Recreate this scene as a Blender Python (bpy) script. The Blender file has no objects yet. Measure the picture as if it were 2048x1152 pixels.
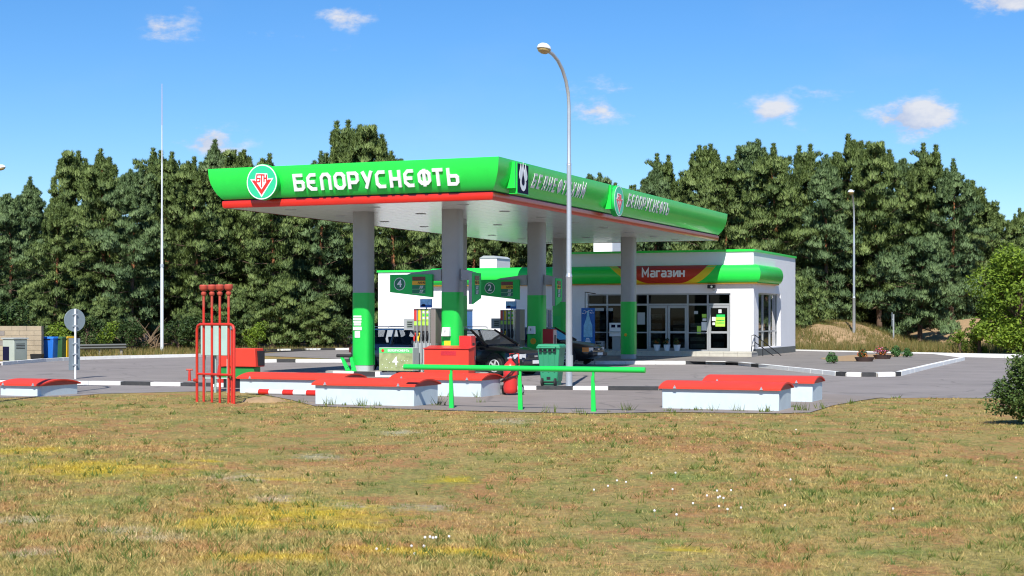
import bpy, bmesh, math, random
import numpy as np
from mathutils import Vector, Matrix, Euler
R = math.radians
random.seed(7)
sc = bpy.context.scene
C = sc.collection

# ------------------------------------------------------------------ camera, sky, sun, exposure
F, YH, HC, TH = 3045.0, 634.0, 1.75, R(22.3)          # focal length in photo pixels, horizon row, eye height, station yaw
cam = bpy.data.objects.new('camera', bpy.data.cameras.new('camera'))
C.objects.link(cam)
cam.location = (0, 0, HC); cam.rotation_euler = (R(90), 0, 0)
cam.data.sensor_width = 36; cam.data.lens = F / 2048 * 36
cam.data.shift_y = (YH - 576) / 2048
cam.data.clip_end = 6000; cam.data.clip_start = .1
sc.camera = cam
LD = Vector((.11, .98, -1.0)).normalized()             # direction the sunlight travels
SUN_EL = math.asin(-LD.z); SUN_AZ = math.atan2(-LD.x, -LD.y)
sun = bpy.data.objects.new('sun', bpy.data.lights.new('sun', 'SUN'))
C.objects.link(sun)
sun.data.energy = 4.6; sun.data.angle = R(.5); sun.data.color = (1, .965, .89)
sun.rotation_euler = LD.to_track_quat('-Z', 'Y').to_euler()
sc.view_settings.view_transform = 'Standard'; sc.view_settings.look = 'None'
sc.view_settings.gamma = 1; sc.view_settings.use_curve_mapping = False
sc.view_settings.exposure = .55
sc.cycles.use_denoising = True; sc.cycles.filter_width = 1.15; sc.cycles.max_bounces = 8; sc.cycles.sample_clamp_indirect = 6
w = bpy.data.worlds.new('World'); sc.world = w; w.use_nodes = True
def nd(t, typ, **k):
    n = t.nodes.new(typ)
    for a, b in k.items():
        if hasattr(n, a): setattr(n, a, b)
    return n
def world():
    t = w.node_tree; L = t.links.new; t.nodes.clear()
    out = nd(t, 'ShaderNodeOutputWorld'); bg = nd(t, 'ShaderNodeBackground'); bg.inputs[1].default_value = .115
    sky = nd(t, 'ShaderNodeTexSky', sky_type='NISHITA', sun_disc=False, sun_elevation=SUN_EL, sun_rotation=SUN_AZ % (2*math.pi),
             air_density=1.0, dust_density=0., ozone_density=8.0)
    hs = nd(t, 'ShaderNodeHueSaturation'); hs.inputs['Saturation'].default_value = 1.18; hs.inputs['Hue'].default_value = .5035; hs.inputs['Value'].default_value = .83
    L(sky.outputs[0], hs.inputs['Color'])
    tc = nd(t, 'ShaderNodeTexCoord')
    def m(op, a, b=None, c=None):
        n = nd(t, 'ShaderNodeMath', operation=op)
        for i, q in enumerate((a, b, c)):
            if q is None: continue
            if isinstance(q, (int, float)): n.inputs[i].default_value = q
            else: L(q, n.inputs[i])
        return n.outputs[0]
    sp = nd(t, 'ShaderNodeSeparateXYZ'); L(tc.outputs['Generated'], sp.inputs[0])
    az = m('ARCTAN2', sp.outputs[0], sp.outputs[1]); el = m('ARCSINE', sp.outputs[2])
    mp = nd(t, 'ShaderNodeMapping'); mp.inputs['Scale'].default_value = (1, 1, 2.1); L(tc.outputs['Generated'], mp.inputs[0])
    ns = nd(t, 'ShaderNodeTexNoise'); ns.inputs['Scale'].default_value = 27; ns.inputs['Detail'].default_value = 9; ns.inputs['Roughness'].default_value = .62
    L(mp.outputs[0], ns.inputs['Vector'])
    n2 = nd(t, 'ShaderNodeTexNoise'); n2.inputs['Scale'].default_value = 7.3; n2.inputs['Detail'].default_value = 5
    L(mp.outputs[0], n2.inputs['Vector'])
    tot = None
    # fair-weather clouds by azimuth and elevation (photo column, row, half width, half height, strength)
    for (x, y, sx, sy, k) in [(1825, 252, 95, 46, 1.0), (1540, 235, 64, 38, .62), (1190, 222, 70, 36, .5), (1248, 180, 62, 15, .3), (315, 72, 66, 38, .42),
                              (688, 40, 60, 26, .42), (420, 294, 78, 40, .72), (2010, 34, 90, 30, .7), (40, 6, 90, 18, .6), (590, 78, 70, 16, .2),
                              (1893, 296, 40, 18, .5), (1630, 195, 46, 16, .3), (-520, 140, 190, 60, .8), (2600, 160, 200, 60, .9), (900, -500, 300, 80, .7), (2300, -700, 300, 90, .7), (-300, -420, 260, 70, .7)]:
        a = math.atan((x - 1024) / F); e = math.atan((YH - y) / F)
        q = m('ADD', m('POWER', m('ABSOLUTE', m('DIVIDE', m('SUBTRACT', az, a), sx / F)), 2), m('POWER', m('ABSOLUTE', m('DIVIDE', m('SUBTRACT', el, e), sy / F)), 2))
        g = m('MULTIPLY', m('SUBTRACT', 1.15, m('SQRT', q)), k)
        tot = g if tot is None else m('MAXIMUM', tot, g)
    tot = m('MAXIMUM', tot, -.6)
    d = m('ADD', m('MULTIPLY', m('SUBTRACT', ns.outputs[0], .5), 4.6), m('MULTIPLY', tot, 1.5))
    cr = nd(t, 'ShaderNodeMapRange', interpolation_type='SMOOTHSTEP'); cr.inputs[1].default_value = .2; cr.inputs[2].default_value = 1.35; L(d, cr.inputs[0])
    # thin high veil everywhere
    v = nd(t, 'ShaderNodeMapRange', interpolation_type='SMOOTHSTEP'); v.inputs[1].default_value = .5; v.inputs[2].default_value = .8; L(n2.outputs[0], v.inputs[0])
    fac = m('MINIMUM', m('ADD', m('MULTIPLY', cr.outputs[0], m('ADD', .5, m('MULTIPLY', m('MAXIMUM', tot, 0), 1.3))), m('MULTIPLY', v.outputs[0], .06)), .9)
    mx = nd(t, 'ShaderNodeMix', data_type='RGBA'); L(fac, mx.inputs[0]); L(hs.outputs[0], mx.inputs[6]); cc = nd(t, 'ShaderNodeMix', data_type='RGBA'); rk = nd(t, 'ShaderNodeMapRange'); rk.inputs[1].default_value = .38; rk.inputs[2].default_value = .62; L(ns.outputs[0], rk.inputs[0]); L(rk.outputs[0], cc.inputs[0]); cc.inputs[6].default_value = (3.1, 3.5, 4.6, 1); cc.inputs[7].default_value = (4.9, 4.9, 5.1, 1); L(cc.outputs[2], mx.inputs[7])
    L(mx.outputs[2], bg.inputs[0]); L(bg.outputs[0], out.inputs[0])
world()
w.cycles.sampling_method = 'MANUAL'; w.cycles.sample_map_resolution = 256

# ------------------------------------------------------------------ station frame: u along the canopy front, v away from it
OX, OY = -.54, 40.553; CT, ST = math.cos(TH), math.sin(TH)
def P(u, v, z=0): return Vector((OX + u*CT + v*ST, OY - u*ST + v*CT, z))
def G(x, y, z=0):                                       # photo pixel of a point at height z -> place on the ground plan
    d = (HC - z) * F / (y - YH); return Vector(((x - 1024) * d / F, d, z))
def Ux(x, v): k = (x - 1024) / F; return (k*(OY + v*CT) - OX - v*ST) / (CT + k*ST)
def Vx(x, u): k = (x - 1024) / F; return (k*(OY - u*ST) - OX - u*CT) / (ST - k*CT)
def Zy(y, u, v): return HC + (YH - y) / F * (OY - u*ST + v*CT)
def UV(p): a, b = p[0] - OX, p[1] - OY; return a*CT - b*ST, a*ST + b*CT

# ------------------------------------------------------------------ materials
MATS = {}
def mat(name, col, rough=.5, metal=0., var=.08, vs=2.5, bump=0., bs=60., dirt=0., dcol=(.16, .13, .1), ds=1.3, spec=.5, coat=0.):
    if name in MATS: return MATS[name]
    m = bpy.data.materials.new(name); m.use_nodes = True; t = m.node_tree; L = t.links.new
    b = t.nodes['Principled BSDF']
    b.inputs['Roughness'].default_value = rough; b.inputs['Metallic'].default_value = metal
    b.inputs['Specular IOR Level'].default_value = spec; b.inputs['Coat Weight'].default_value = coat; b.inputs['Coat Roughness'].default_value = .08
    geo = nd(t, 'ShaderNodeNewGeometry')
    n = nd(t, 'ShaderNodeTexNoise'); n.inputs['Scale'].default_value = vs; n.inputs['Detail'].default_value = 6; n.inputs['Roughness'].default_value = .65
    L(geo.outputs['Position'], n.inputs['Vector'])
    mr = nd(t, 'ShaderNodeMapRange'); mr.inputs[1].default_value = .25; mr.inputs[2].default_value = .75
    mr.inputs[3].default_value = 1 - var; mr.inputs[4].default_value = 1 + var; L(n.outputs[0], mr.inputs[0])
    hs = nd(t, 'ShaderNodeHueSaturation'); hs.inputs['Color'].default_value = (*col, 1); L(mr.outputs[0], hs.inputs['Value'])
    o = hs.outputs[0]
    if dirt:
        n3 = nd(t, 'ShaderNodeTexNoise'); n3.inputs['Scale'].default_value = ds; n3.inputs['Detail'].default_value = 9; n3.inputs['Roughness'].default_value = .72
        mp = nd(t, 'ShaderNodeMapping'); mp.inputs['Location'].default_value = (3.1, 7.7, 1.9); L(geo.outputs['Position'], mp.inputs[0]); L(mp.outputs[0], n3.inputs['Vector'])
        r3 = nd(t, 'ShaderNodeMapRange'); r3.inputs[1].default_value = .48; r3.inputs[2].default_value = .78; r3.inputs[4].default_value = dirt; L(n3.outputs[0], r3.inputs[0])
        mx = nd(t, 'ShaderNodeMix', data_type='RGBA'); L(r3.outputs[0], mx.inputs[0]); L(o, mx.inputs[6]); mx.inputs[7].default_value = (*dcol, 1); o = mx.outputs[2]
    L(o, b.inputs['Base Color'])
    if bump:
        nb = nd(t, 'ShaderNodeTexNoise'); nb.inputs['Scale'].default_value = bs; nb.inputs['Detail'].default_value = 4; L(geo.outputs['Position'], nb.inputs['Vector'])
        bp = nd(t, 'ShaderNodeBump'); bp.inputs['Strength'].default_value = bump; bp.inputs['Distance'].default_value = .02; L(nb.outputs[0], bp.inputs['Height']); L(bp.outputs[0], b.inputs['Normal'])
    MATS[name] = m; return m
def glass(name, tint=(.55, .6, .6), fres=1.45, add=0.):
    if name in MATS: return MATS[name]
    m = bpy.data.materials.new(name); m.use_nodes = True; t = m.node_tree; L = t.links.new; t.nodes.clear()
    out = nd(t, 'ShaderNodeOutputMaterial'); tr = nd(t, 'ShaderNodeBsdfTransparent'); tr.inputs[0].default_value = (*tint, 1)
    gl = nd(t, 'ShaderNodeBsdfGlossy'); gl.inputs['Roughness'].default_value = .02
    fr = nd(t, 'ShaderNodeFresnel'); fr.inputs[0].default_value = fres
    a = nd(t, 'ShaderNodeMath', operation='MULTIPLY', use_clamp=True); a.inputs[1].default_value = add or .8; L(fr.outputs[0], a.inputs[0])
    mx = nd(t, 'ShaderNodeMixShader'); L(a.outputs[0], mx.inputs[0]); L(tr.outputs[0], mx.inputs[1]); L(gl.outputs[0], mx.inputs[2]); L(mx.outputs[0], out.inputs[0])
    MATS[name] = m; return m
GREEN = mat('canopy_green', (.02, .68, .07), .33, var=.04, dirt=.12, dcol=(.02, .25, .05), coat=.2)
DGREEN = mat('pillar_green', (.012, .52, .06), .4, var=.05, dirt=.12, dcol=(.02, .22, .04))
SIGN_G = mat('sign_green', (.008, .5, .085), .55, var=.03)
MINT = mat('logo_mint', (.03, .52, .25), .3, var=.03)
RED = mat('trim_red', (.62, .022, .012), .3, var=.06, dirt=.1, coat=.2)
LIDRED = mat('hatch_red', (.66, .05, .028), .6, var=.1, spec=.25, dirt=.3, dcol=(.45, .06, .04), ds=3)
PIPERED = mat('pipe_red', (.55, .03, .015), .4, var=.1, dirt=.25, dcol=(.3, .04, .02), ds=6)
FADED = mat('faded_red', (.42, .06, .035), .6, var=.15, dirt=.4, dcol=(.28, .06, .04), ds=9)
FIRE = mat('fire_red', (.6, .03, .025), .35, var=.06, dirt=.15)
WHITE = mat('white_paint', (.78, .78, .77), .5, var=.04, dirt=.08, dcol=(.5, .47, .42))
LETTER = mat('letter_white', (.8, .79, .8), .3, var=.03)
LETTER_S = mat('letter_side', (.45, .42, .42), .4, var=.03)
WALL = mat('render_white', (.8, .79, .8), .75, var=.03, vs=.8, bump=.25, bs=90, dirt=.1, dcol=(.55, .53, .5), ds=.7)
PLINTH = mat('plinth_grey', (.13, .135, .125), .7, var=.1, bump=.2)
HATCH = mat('hatch_white', (.53, .61, .64), .55, var=.06, vs=5, bump=.1, dirt=.3, dcol=(.42, .44, .42), ds=2.2)
SOFFIT = mat('soffit_white', (.72, .74, .72), .22, var=.02, spec=.5)
GREY = mat('pillar_grey', (.33, .34, .345), .42, var=.05, bump=.12, bs=160)
LGREY = mat('light_grey', (.4, .43, .43), .5, var=.06)
SAGE = mat('cabinet_sage', (.36, .5, .44), .5, var=.06, dirt=.15)
STEEL = mat('galvanised', (.52, .55, .58), .4, metal=.55, var=.08, bump=.05)
SIGNBACK = mat('sign_back', (.26, .31, .34), .45, metal=.4, var=.07)
ALU = mat('alu_frame', (.38, .39, .4), .4, metal=.3, var=.05)
CHROME = mat('chrome', (.7, .7, .72), .15, metal=1, var=.02)
BLACK = mat('black_plastic', (.012, .012, .014), .5, var=.1)
RUBBER = mat('rubber', (.018, .018, .018), .8, var=.15)
NAVY = mat('navy', (.008, .008, .035), .7, var=.03, spec=.15)
YELLOW = mat('yellow', (.8, .58, .02), .4, var=.04)
ORANGE = mat('orange_yellow', (.75, .36, .01), .4, var=.05)
LED = mat('led_panel', (.14, .008, .008), .25, var=.05)
LIME = mat('lime', (.42, .72, .08), .4, var=.1, vs=30)
KW = mat('kerb_white', (.8, .79, .76), .7, var=.05, vs=4, bump=.3, bs=50, dirt=.3, dcol=(.4, .38, .34), ds=4)
KB = mat('kerb_black', (.03, .03, .032), .7, var=.2, vs=4, bump=.3, bs=50, dirt=.4, dcol=(.12, .11, .1), ds=4)
CONC = mat('concrete', (.36, .34, .31), .85, var=.12, vs=3, bump=.4, bs=40, dirt=.4, dcol=(.2, .18, .16))
BLOCK = mat('block_tan', (.36, .29, .2), .85, var=.18, vs=2.2, bump=.4, bs=30, dirt=.3, dcol=(.25, .2, .16))
BLOCKG = mat('block_grey', (.24, .21, .19), .85, var=.18, vs=2.2, bump=.4, bs=30, dirt=.3, dcol=(.18, .15, .14))
SLAB = mat('stone_slab', (.5, .47, .4), .7, var=.12, vs=5, bump=.2, dirt=.3, dcol=(.3, .27, .22))
BLUE = mat('bin_blue', (.02, .16, .6), .45, var=.06, dirt=.1)
BING = mat('bin_dark_green', (.03, .1, .035), .5, var=.1, dirt=.2)
BINY = mat('bin_yellow', (.75, .45, .02), .45, var=.08)
BIN = mat('bin_green', (.03, .26, .13), .45, var=.08, dirt=.2, dcol=(.04, .16, .09))
BANNER = mat('banner_blue', (.01, .12, .45), .5, var=.25, vs=5)
BOTTLE = mat('banner_bottle', (.25, .55, .75), .4, var=.25, vs=9)
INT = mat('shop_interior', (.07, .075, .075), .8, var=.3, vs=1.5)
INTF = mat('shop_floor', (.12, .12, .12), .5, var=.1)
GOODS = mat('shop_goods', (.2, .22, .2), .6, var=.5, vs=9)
CARGREY = mat('car_slate', (.06, .085, .12), .3, metal=.4, var=.03, coat=.6)
CARBLACK = mat('car_black', (.009, .008, .013), .25, var=.03, coat=.7)
CARDARK = mat('car_dark', (.008, .008, .01), .28, var=.03, coat=.6)
SEAT = mat('car_seat', (.03, .03, .035), .8)
HEADL = mat('headlight', (.6, .62, .65), .12, metal=.3, var=.3, vs=25)
AMBER = mat('amber', (.8, .22, .02), .25, var=.1)
LAMPG = mat('lamp_glass', (.45, .33, .14), .25, var=.25, vs=9)
PLATE = mat('plate', (.75, .75, .72), .5)
CARGLASS = glass('car_glass', (.62, .65, .67), 1.4, .45)
SHOPGLASS = glass('shop_glass', (.5, .53, .53), 1.45, .5)
WINBLUE = mat('window_blue', (.03, .1, .26), .08, var=.1, spec=.8)
PEELED = mat('peeled_panel', (.55, .42, .34), .6, var=.2, vs=12)
SKIN = mat('skin', (.35, .2, .14), .6); CLOTH = mat('dark_clothes', (.03, .03, .04), .8)
TERRA = mat('dark_planter', (.06, .035, .03), .7, var=.2)

# ------------------------------------------------------------------ mesh building
class MB:
    def __init__(s): s.v = []; s.f = []
    def add(s, vs, fs):
        n = len(s.v); s.v += [tuple(p) for p in vs]; s.f += [tuple(i + n for i in f) for f in fs]; return s
    def box(s, x0, x1, y0, y1, z0, z1):
        return s.add([(x0,y0,z0),(x1,y0,z0),(x1,y1,z0),(x0,y1,z0),(x0,y0,z1),(x1,y0,z1),(x1,y1,z1),(x0,y1,z1)],
                     [(3,2,1,0),(4,5,6,7),(0,1,5,4),(1,2,6,5),(2,3,7,6),(3,0,4,7)])
    def frustum(s, b, t, z0, z1):                       # b, t = (x0, x1, y0, y1)
        return s.add([(b[0],b[2],z0),(b[1],b[2],z0),(b[1],b[3],z0),(b[0],b[3],z0),(t[0],t[2],z1),(t[1],t[2],z1),(t[1],t[3],z1),(t[0],t[3],z1)],
                     [(3,2,1,0),(4,5,6,7),(0,1,5,4),(1,2,6,5),(2,3,7,6),(3,0,4,7)])
    def path(s, pts, r, n=10, cap=True):
        pts = [Vector(p) for p in pts]; rs = r if isinstance(r, (list, tuple)) else [r]*len(pts); rings = []; pa = None
        for i, p in enumerate(pts):
            d = (pts[min(i+1, len(pts)-1)] - pts[max(i-1, 0)]).normalized()
            a = pa - d * pa.dot(d) if pa is not None else d.orthogonal()
            a.normalize(); pa = a; b = d.cross(a)
            rings.append([p + (a*math.cos(2*math.pi*k/n) + b*math.sin(2*math.pi*k/n)) * rs[i] for k in range(n)])
        fs = []
        for i in range(len(pts)-1):
            for k in range(n): fs.append((i*n+k, i*n+(k+1) % n, (i+1)*n+(k+1) % n, (i+1)*n+k))
        if cap: fs += [tuple(reversed(range(n))), tuple((len(pts)-1)*n + k for k in range(n))]
        return s.add([q for r_ in rings for q in r_], fs)
    def lathe(s, prof, n=20, c=(0, 0, 0), ax='z', sx=1, sy=1):
        vs = []; fs = []
        for (r, h) in prof:
            for k in range(n):
                a = 2*math.pi*k/n; x, y = r*math.cos(a)*sx, r*math.sin(a)*sy
                q = {'z': (x, y, h), 'y': (x, -h, y), 'x': (h, x, y)}[ax]
                vs.append((q[0]+c[0], q[1]+c[1], q[2]+c[2]))
        m = len(prof)
        for i in range(m-1):
            for k in range(n): fs.append((i*n+k, i*n+(k+1) % n, (i+1)*n+(k+1) % n, (i+1)*n+k))
        fs += [tuple(reversed(range(n))), tuple((m-1)*n+k for k in range(n))]
        return s.add(vs, fs)
    def prism(s, poly, a0, a1, ax='y'):                 # poly in the two other axes
        n = len(poly)
        g = {'y': lambda p, a: (p[0], a, p[1]), 'x': lambda p, a: (a, p[0], p[1]), 'z': lambda p, a: (p[0], p[1], a)}[ax]
        vs = [g(p, a0) for p in poly] + [g(p, a1) for p in poly]
        return s.add(vs, [tuple(range(n)), tuple(reversed(range(n, 2*n)))] + [(i, (i+1) % n + 0, (i+1) % n + n, i + n) for i in range(n)])
    def grid(s, rows):
        n = len(rows[0])
        return s.add([p for r in rows for p in r], [(i*n+k, i*n+k+1, (i+1)*n+k+1, (i+1)*n+k) for i in range(len(rows)-1) for k in range(n-1)])
    def mesh(s, name, m, smooth=35):
        me = bpy.data.meshes.new(name); me.from_pydata(s.v, [], s.f)
        b = bmesh.new(); b.from_mesh(me); bmesh.ops.recalc_face_normals(b, faces=b.faces); b.to_mesh(me); b.free()
        if smooth:
            me.polygons.foreach_set('use_smooth', [True]*len(me.polygons)); me.set_sharp_from_angle(angle=R(smooth))
        me.materials.append(m); return me
    def build(s, name, m, parent=None, bevel=0, smooth=35, label=None):
        o = bpy.data.objects.new(name, s.mesh(name, m, smooth)); C.objects.link(o); o.parent = parent
        if bevel:
            q = o.modifiers.new('bevel', 'BEVEL'); q.width = bevel; q.segments = 2; q.limit_method = 'ANGLE'; q.angle_limit = R(40)
        if label: o['label'] = label
        return o
def bx(name, m, par, *a, bevel=0, label=None): return MB().box(*a).build(name, m, par, bevel, label=label)
def thing(name, label, cat, loc, rz=0., group=None):
    o = bpy.data.objects.new(name, None); C.objects.link(o); o.location = loc; o.rotation_euler = (0, 0, rz)
    o.empty_display_size = .2
    return tag(o, label, cat, group)
def tag(o, label, cat, group=None):
    o['label'] = label; o['category'] = cat
    if group: o['group'] = group
    return o
def T(name, label, cat, u, v, z=0, rz=0., group=None): return thing(name, label, cat, P(u, v, z), rz - TH, group)
def struct(o): o['kind'] = 'structure'; return o
def copy_tree(o, parent=None):
    c = o.copy(); C.objects.link(c); c.parent = parent
    for ch in list(o.children): copy_tree(ch, c)
    return c
def place(me, name, parent, loc=(0,0,0), rot=(0,0,0), scale=(1,1,1)):
    o = bpy.data.objects.new(name, me); C.objects.link(o); o.parent = parent; o.location = loc; o.rotation_euler = rot; o.scale = scale; return o
def sheet(name, pts, z, m):
    me = bpy.data.meshes.new(name); b = bmesh.new(); f = b.faces.new([b.verts.new((p[0], p[1], z)) for p in pts]); b.normal_update()
    if f.normal.z < 0: f.normal_flip()
    bmesh.ops.triangulate(b, faces=[f]); b.to_mesh(me); b.free(); me.materials.append(m)
    o = bpy.data.objects.new(name, me); C.objects.link(o); return struct(o)
def npmesh(name, V, nper, m, attrs=None, nrm=None):   # V: (N, nper, 3) separate polygons; nrm: outward direction per polygon
    N = V.shape[0]
    if nrm is not None:
        g = np.cross(V[:, 1]-V[:, 0], V[:, 2]-V[:, 0]); k = (g*nrm).sum(1) < 0; V = V.copy(); V[k] = V[k][:, ::-1]; nrm = nrm/(np.linalg.norm(nrm, axis=1, keepdims=True)+1e-9)
    me = bpy.data.meshes.new(name)
    me.vertices.add(N*nper); me.loops.add(N*nper); me.polygons.add(N)
    me.vertices.foreach_set('co', V.reshape(-1).astype(np.float32))
    me.loops.foreach_set('vertex_index', np.arange(N*nper, dtype=np.int32))
    me.polygons.foreach_set('loop_start', np.arange(0, N*nper, nper, dtype=np.int32))
    try: me.polygons.foreach_set('loop_total', np.full(N, nper, dtype=np.int32))
    except Exception: pass
    for k, a in (attrs or {}).items():
        at = me.attributes.new(k, 'FLOAT', 'POINT'); at.data.foreach_set('value', np.repeat(a, nper).astype(np.float32))
    me.update(calc_edges=True); me.materials.append(m)
    if nrm is not None:
        me.polygons.foreach_set('use_smooth', np.ones(N, bool)); me.normals_split_custom_set_from_vertices(np.repeat(nrm, nper, 0))
    return me
def text_mesh(s, size, m, ext=.0, bold=.0, shear=0., align='CENTER'):
    cu = bpy.data.curves.new('lettering', 'FONT'); cu.body = s; cu.size = size; cu.extrude = ext; cu.offset = bold; cu.shear = shear
    cu.align_x = align; cu.align_y = 'CENTER'; cu.resolution_u = 4
    o = bpy.data.objects.new('lettering', cu); C.objects.link(o); bpy.context.view_layer.update()
    me = bpy.data.meshes.new_from_object(o.evaluated_get(bpy.context.evaluated_depsgraph_get()))
    bpy.data.objects.remove(o); bpy.data.curves.remove(cu); me.materials.clear(); me.materials.append(m); return me
def text(name, s, size, m, parent, loc, rot=(R(90), 0, 0), ext=.004, bold=0., shear=0., scale=(1,1,1)):
    return place(text_mesh(s, size, m, ext, bold, shear), name, parent, loc, rot, scale)
# stroke lettering, unit height, read in x-z
GL = {'Б': [[(.68,.92),(.08,.92),(.08,.08),(.58,.08),(.68,.18),(.68,.42),(.58,.52),(.17,.52)]],
      'Є': [[(.66,.92),(.28,.92),(.08,.74),(.08,.26),(.28,.08),(.66,.08)], [(.12,.5),(.56,.5)]],
      'Л': [[(.08,0),(.08,.74),(.24,.92),(.5,.92),(.66,.74),(.66,0)]],
      'О': [[(.24,.92),(.54,.92),(.7,.76),(.7,.24),(.54,.08),(.24,.08),(.08,.24),(.08,.76),(.24,.92)]],
      'Р': [[(.08,0),(.08,.92),(.54,.92),(.67,.8),(.67,.5),(.54,.38),(.17,.38)]],
      'У': [[(.07,1),(.37,.36)], [(.7,1),(.26,0)]],
      'С': [[(.66,.92),(.24,.92),(.08,.76),(.08,.24),(.24,.08),(.66,.08)]],
      'Н': [[(.08,0),(.08,1)], [(.66,0),(.66,1)], [(.1,.5),(.64,.5)]],
      'Ф': [[(.22,.84),(.6,.84),(.75,.7),(.75,.32),(.6,.18),(.22,.18),(.07,.32),(.07,.7),(.22,.84)], [(.41,0),(.41,1)]],
      'Т': [[(0,.92),(.7,.92)], [(.35,0),(.35,.86)]],
      'Ь': [[(.08,1),(.08,.08),(.56,.08),(.67,.18),(.67,.44),(.56,.54),(.17,.54)]],
      'Е': [[(.64,.92),(.08,.92),(.08,.08),(.64,.08)], [(.15,.5),(.56,.5)]],
      'л': [[(.02,.04),(.16,.1),(.24,.92),(.66,.92),(.66,0)]],
      'Х': [[(.04,0),(.68,1)], [(.68,0),(.04,1)]],
      'И': [[(.08,0),(.08,1)], [(.66,0),(.66,1)], [(.1,.06),(.64,.94)]],
      'М': [[(.07,0),(.07,1),(.43,.4),(.79,1),(.79,0)]],
      'а': [[(.1,.74),(.5,.74),(.62,.62),(.62,0)], [(.55,.42),(.2,.42),(.1,.33),(.1,.18),(.2,.08),(.55,.08)]],
      'г': [[(.1,0),(.1,.74),(.54,.74)]], 'з': [[(.08,.74),(.44,.74),(.56,.64),(.56,.52),(.46,.42),(.2,.42)], [(.44,.42),(.58,.32),(.58,.18),(.46,.08),(.06,.08)]],
      'и': [[(.1,0),(.1,.82)], [(.62,0),(.62,.82)], [(.14,.08),(.58,.74)]], 'н': [[(.1,0),(.1,.82)], [(.62,0),(.62,.82)], [(.14,.41),(.58,.41)]],
      'Б2': [[(.68,.92),(.08,.92),(.08,.08),(.64,.08),(.64,.5),(.17,.5)]]}
def stroke(mb, pts, wd, y0, y1, sc_=1, sh=0., ox=0., oz=0., sx=1.):
    q = [Vector((p[0]*sx*sc_ + sh*p[1]*sc_ + ox, p[1]*sc_ + oz)) for p in pts]; closed = (q[0] - q[-1]).length < 1e-6
    if closed: q = q[:-1]
    n = len(q); Lr = []
    for i in range(n):
        a = q[(i-1) % n] if (closed or i) else None; b = q[(i+1) % n] if (closed or i < n-1) else None
        d1 = (q[i]-a).normalized() if a is not None else (b-q[i]).normalized(); d2 = (b-q[i]).normalized() if b is not None else d1
        n1 = Vector((-d1.y, d1.x)); n2 = Vector((-d2.y, d2.x)); m_ = (n1+n2).normalized(); k = wd/2 / max(.35, m_.dot(n1))
        Lr.append((q[i]+m_*k, q[i]-m_*k))
    vs = []
    for (a, b) in Lr: vs += [(a.x,y0,a.y),(b.x,y0,b.y),(b.x,y1,b.y),(a.x,y1,a.y)]
    fs = []
    for i in range(n if closed else n-1):
        j = (i+1) % n
        for k in range(4): fs.append((i*4+k, i*4+(k+1) % 4, j*4+(k+1) % 4, j*4+k))
    if not closed: fs += [(3,2,1,0), tuple((n-1)*4+k for k in range(4))]
    mb.add(vs, fs)
GCACHE = {}
def glyph(ch, hgt, wd, dep, m, sh=0., sx=1.):
    k = (ch, hgt, wd, dep, m.name, sh, sx)
    if k not in GCACHE:
        mb = MB()
        for i, st in enumerate(GL[ch]): stroke(mb, st, wd*hgt, -.003*i, dep+.003*i, hgt, sh, sx=sx)
        GCACHE[k] = mb.mesh('letter', m, 20)
    return GCACHE[k]

# ------------------------------------------------------------------ ground
YPATCH = [(G(600, 1020), 1.3, 1.5), (G(500, 1045), 1.0, .9), (G(690, 1050), .6, .5), (G(190, 948), 1.5, 1.2), (G(60, 915), .9, .8), (G(830, 1115), .8, .4), (G(540, 1138), .8, .35),
          (G(910, 1115), .7, .4), (G(900, 950), .4, .5), (G(1372, 1102), .3, .25), (G(560, 955), .4, .2), (G(410, 930), .35, .2)]
GPATCH = [(G(1650, 990), 1.6, .7), (G(1980, 1022), .55, .28), (G(1880, 1060), .6, .25), (G(1380, 950), .9, .6), (G(2040, 1060), .5, .4), (G(200, 1005), .7, .3), (G(1300, 1080), .8, .2), (G(330, 975), .5, .2), (G(1750, 1110), .8, .18)]
RPATCH = [(G(840, 1040), .8, .6), (G(720, 900), 1.6, 1.0), (G(150, 860), 2.0, 1.4), (G(1600, 900), 3.2, 1.0), (G(950, 1000), 1.0, .6), (G(1300, 890), 2.0, .9), (G(80, 1110), .6, .15)]
SPATCH = [(G(470, 955), .6, .5), (G(640, 915), .5, .7), (G(800, 862), .5, .9), (G(1020, 842), .7, 1.2), (G(250, 1065), .5, .4), (G(40, 1040), .6, .5), (G(60, 1120), .4, .4), (G(310, 1085), .5, .4), (G(560, 990), .5, .5), (G(850, 1000), .5, .5), (G(690, 1000), .5, .5)]
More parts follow.
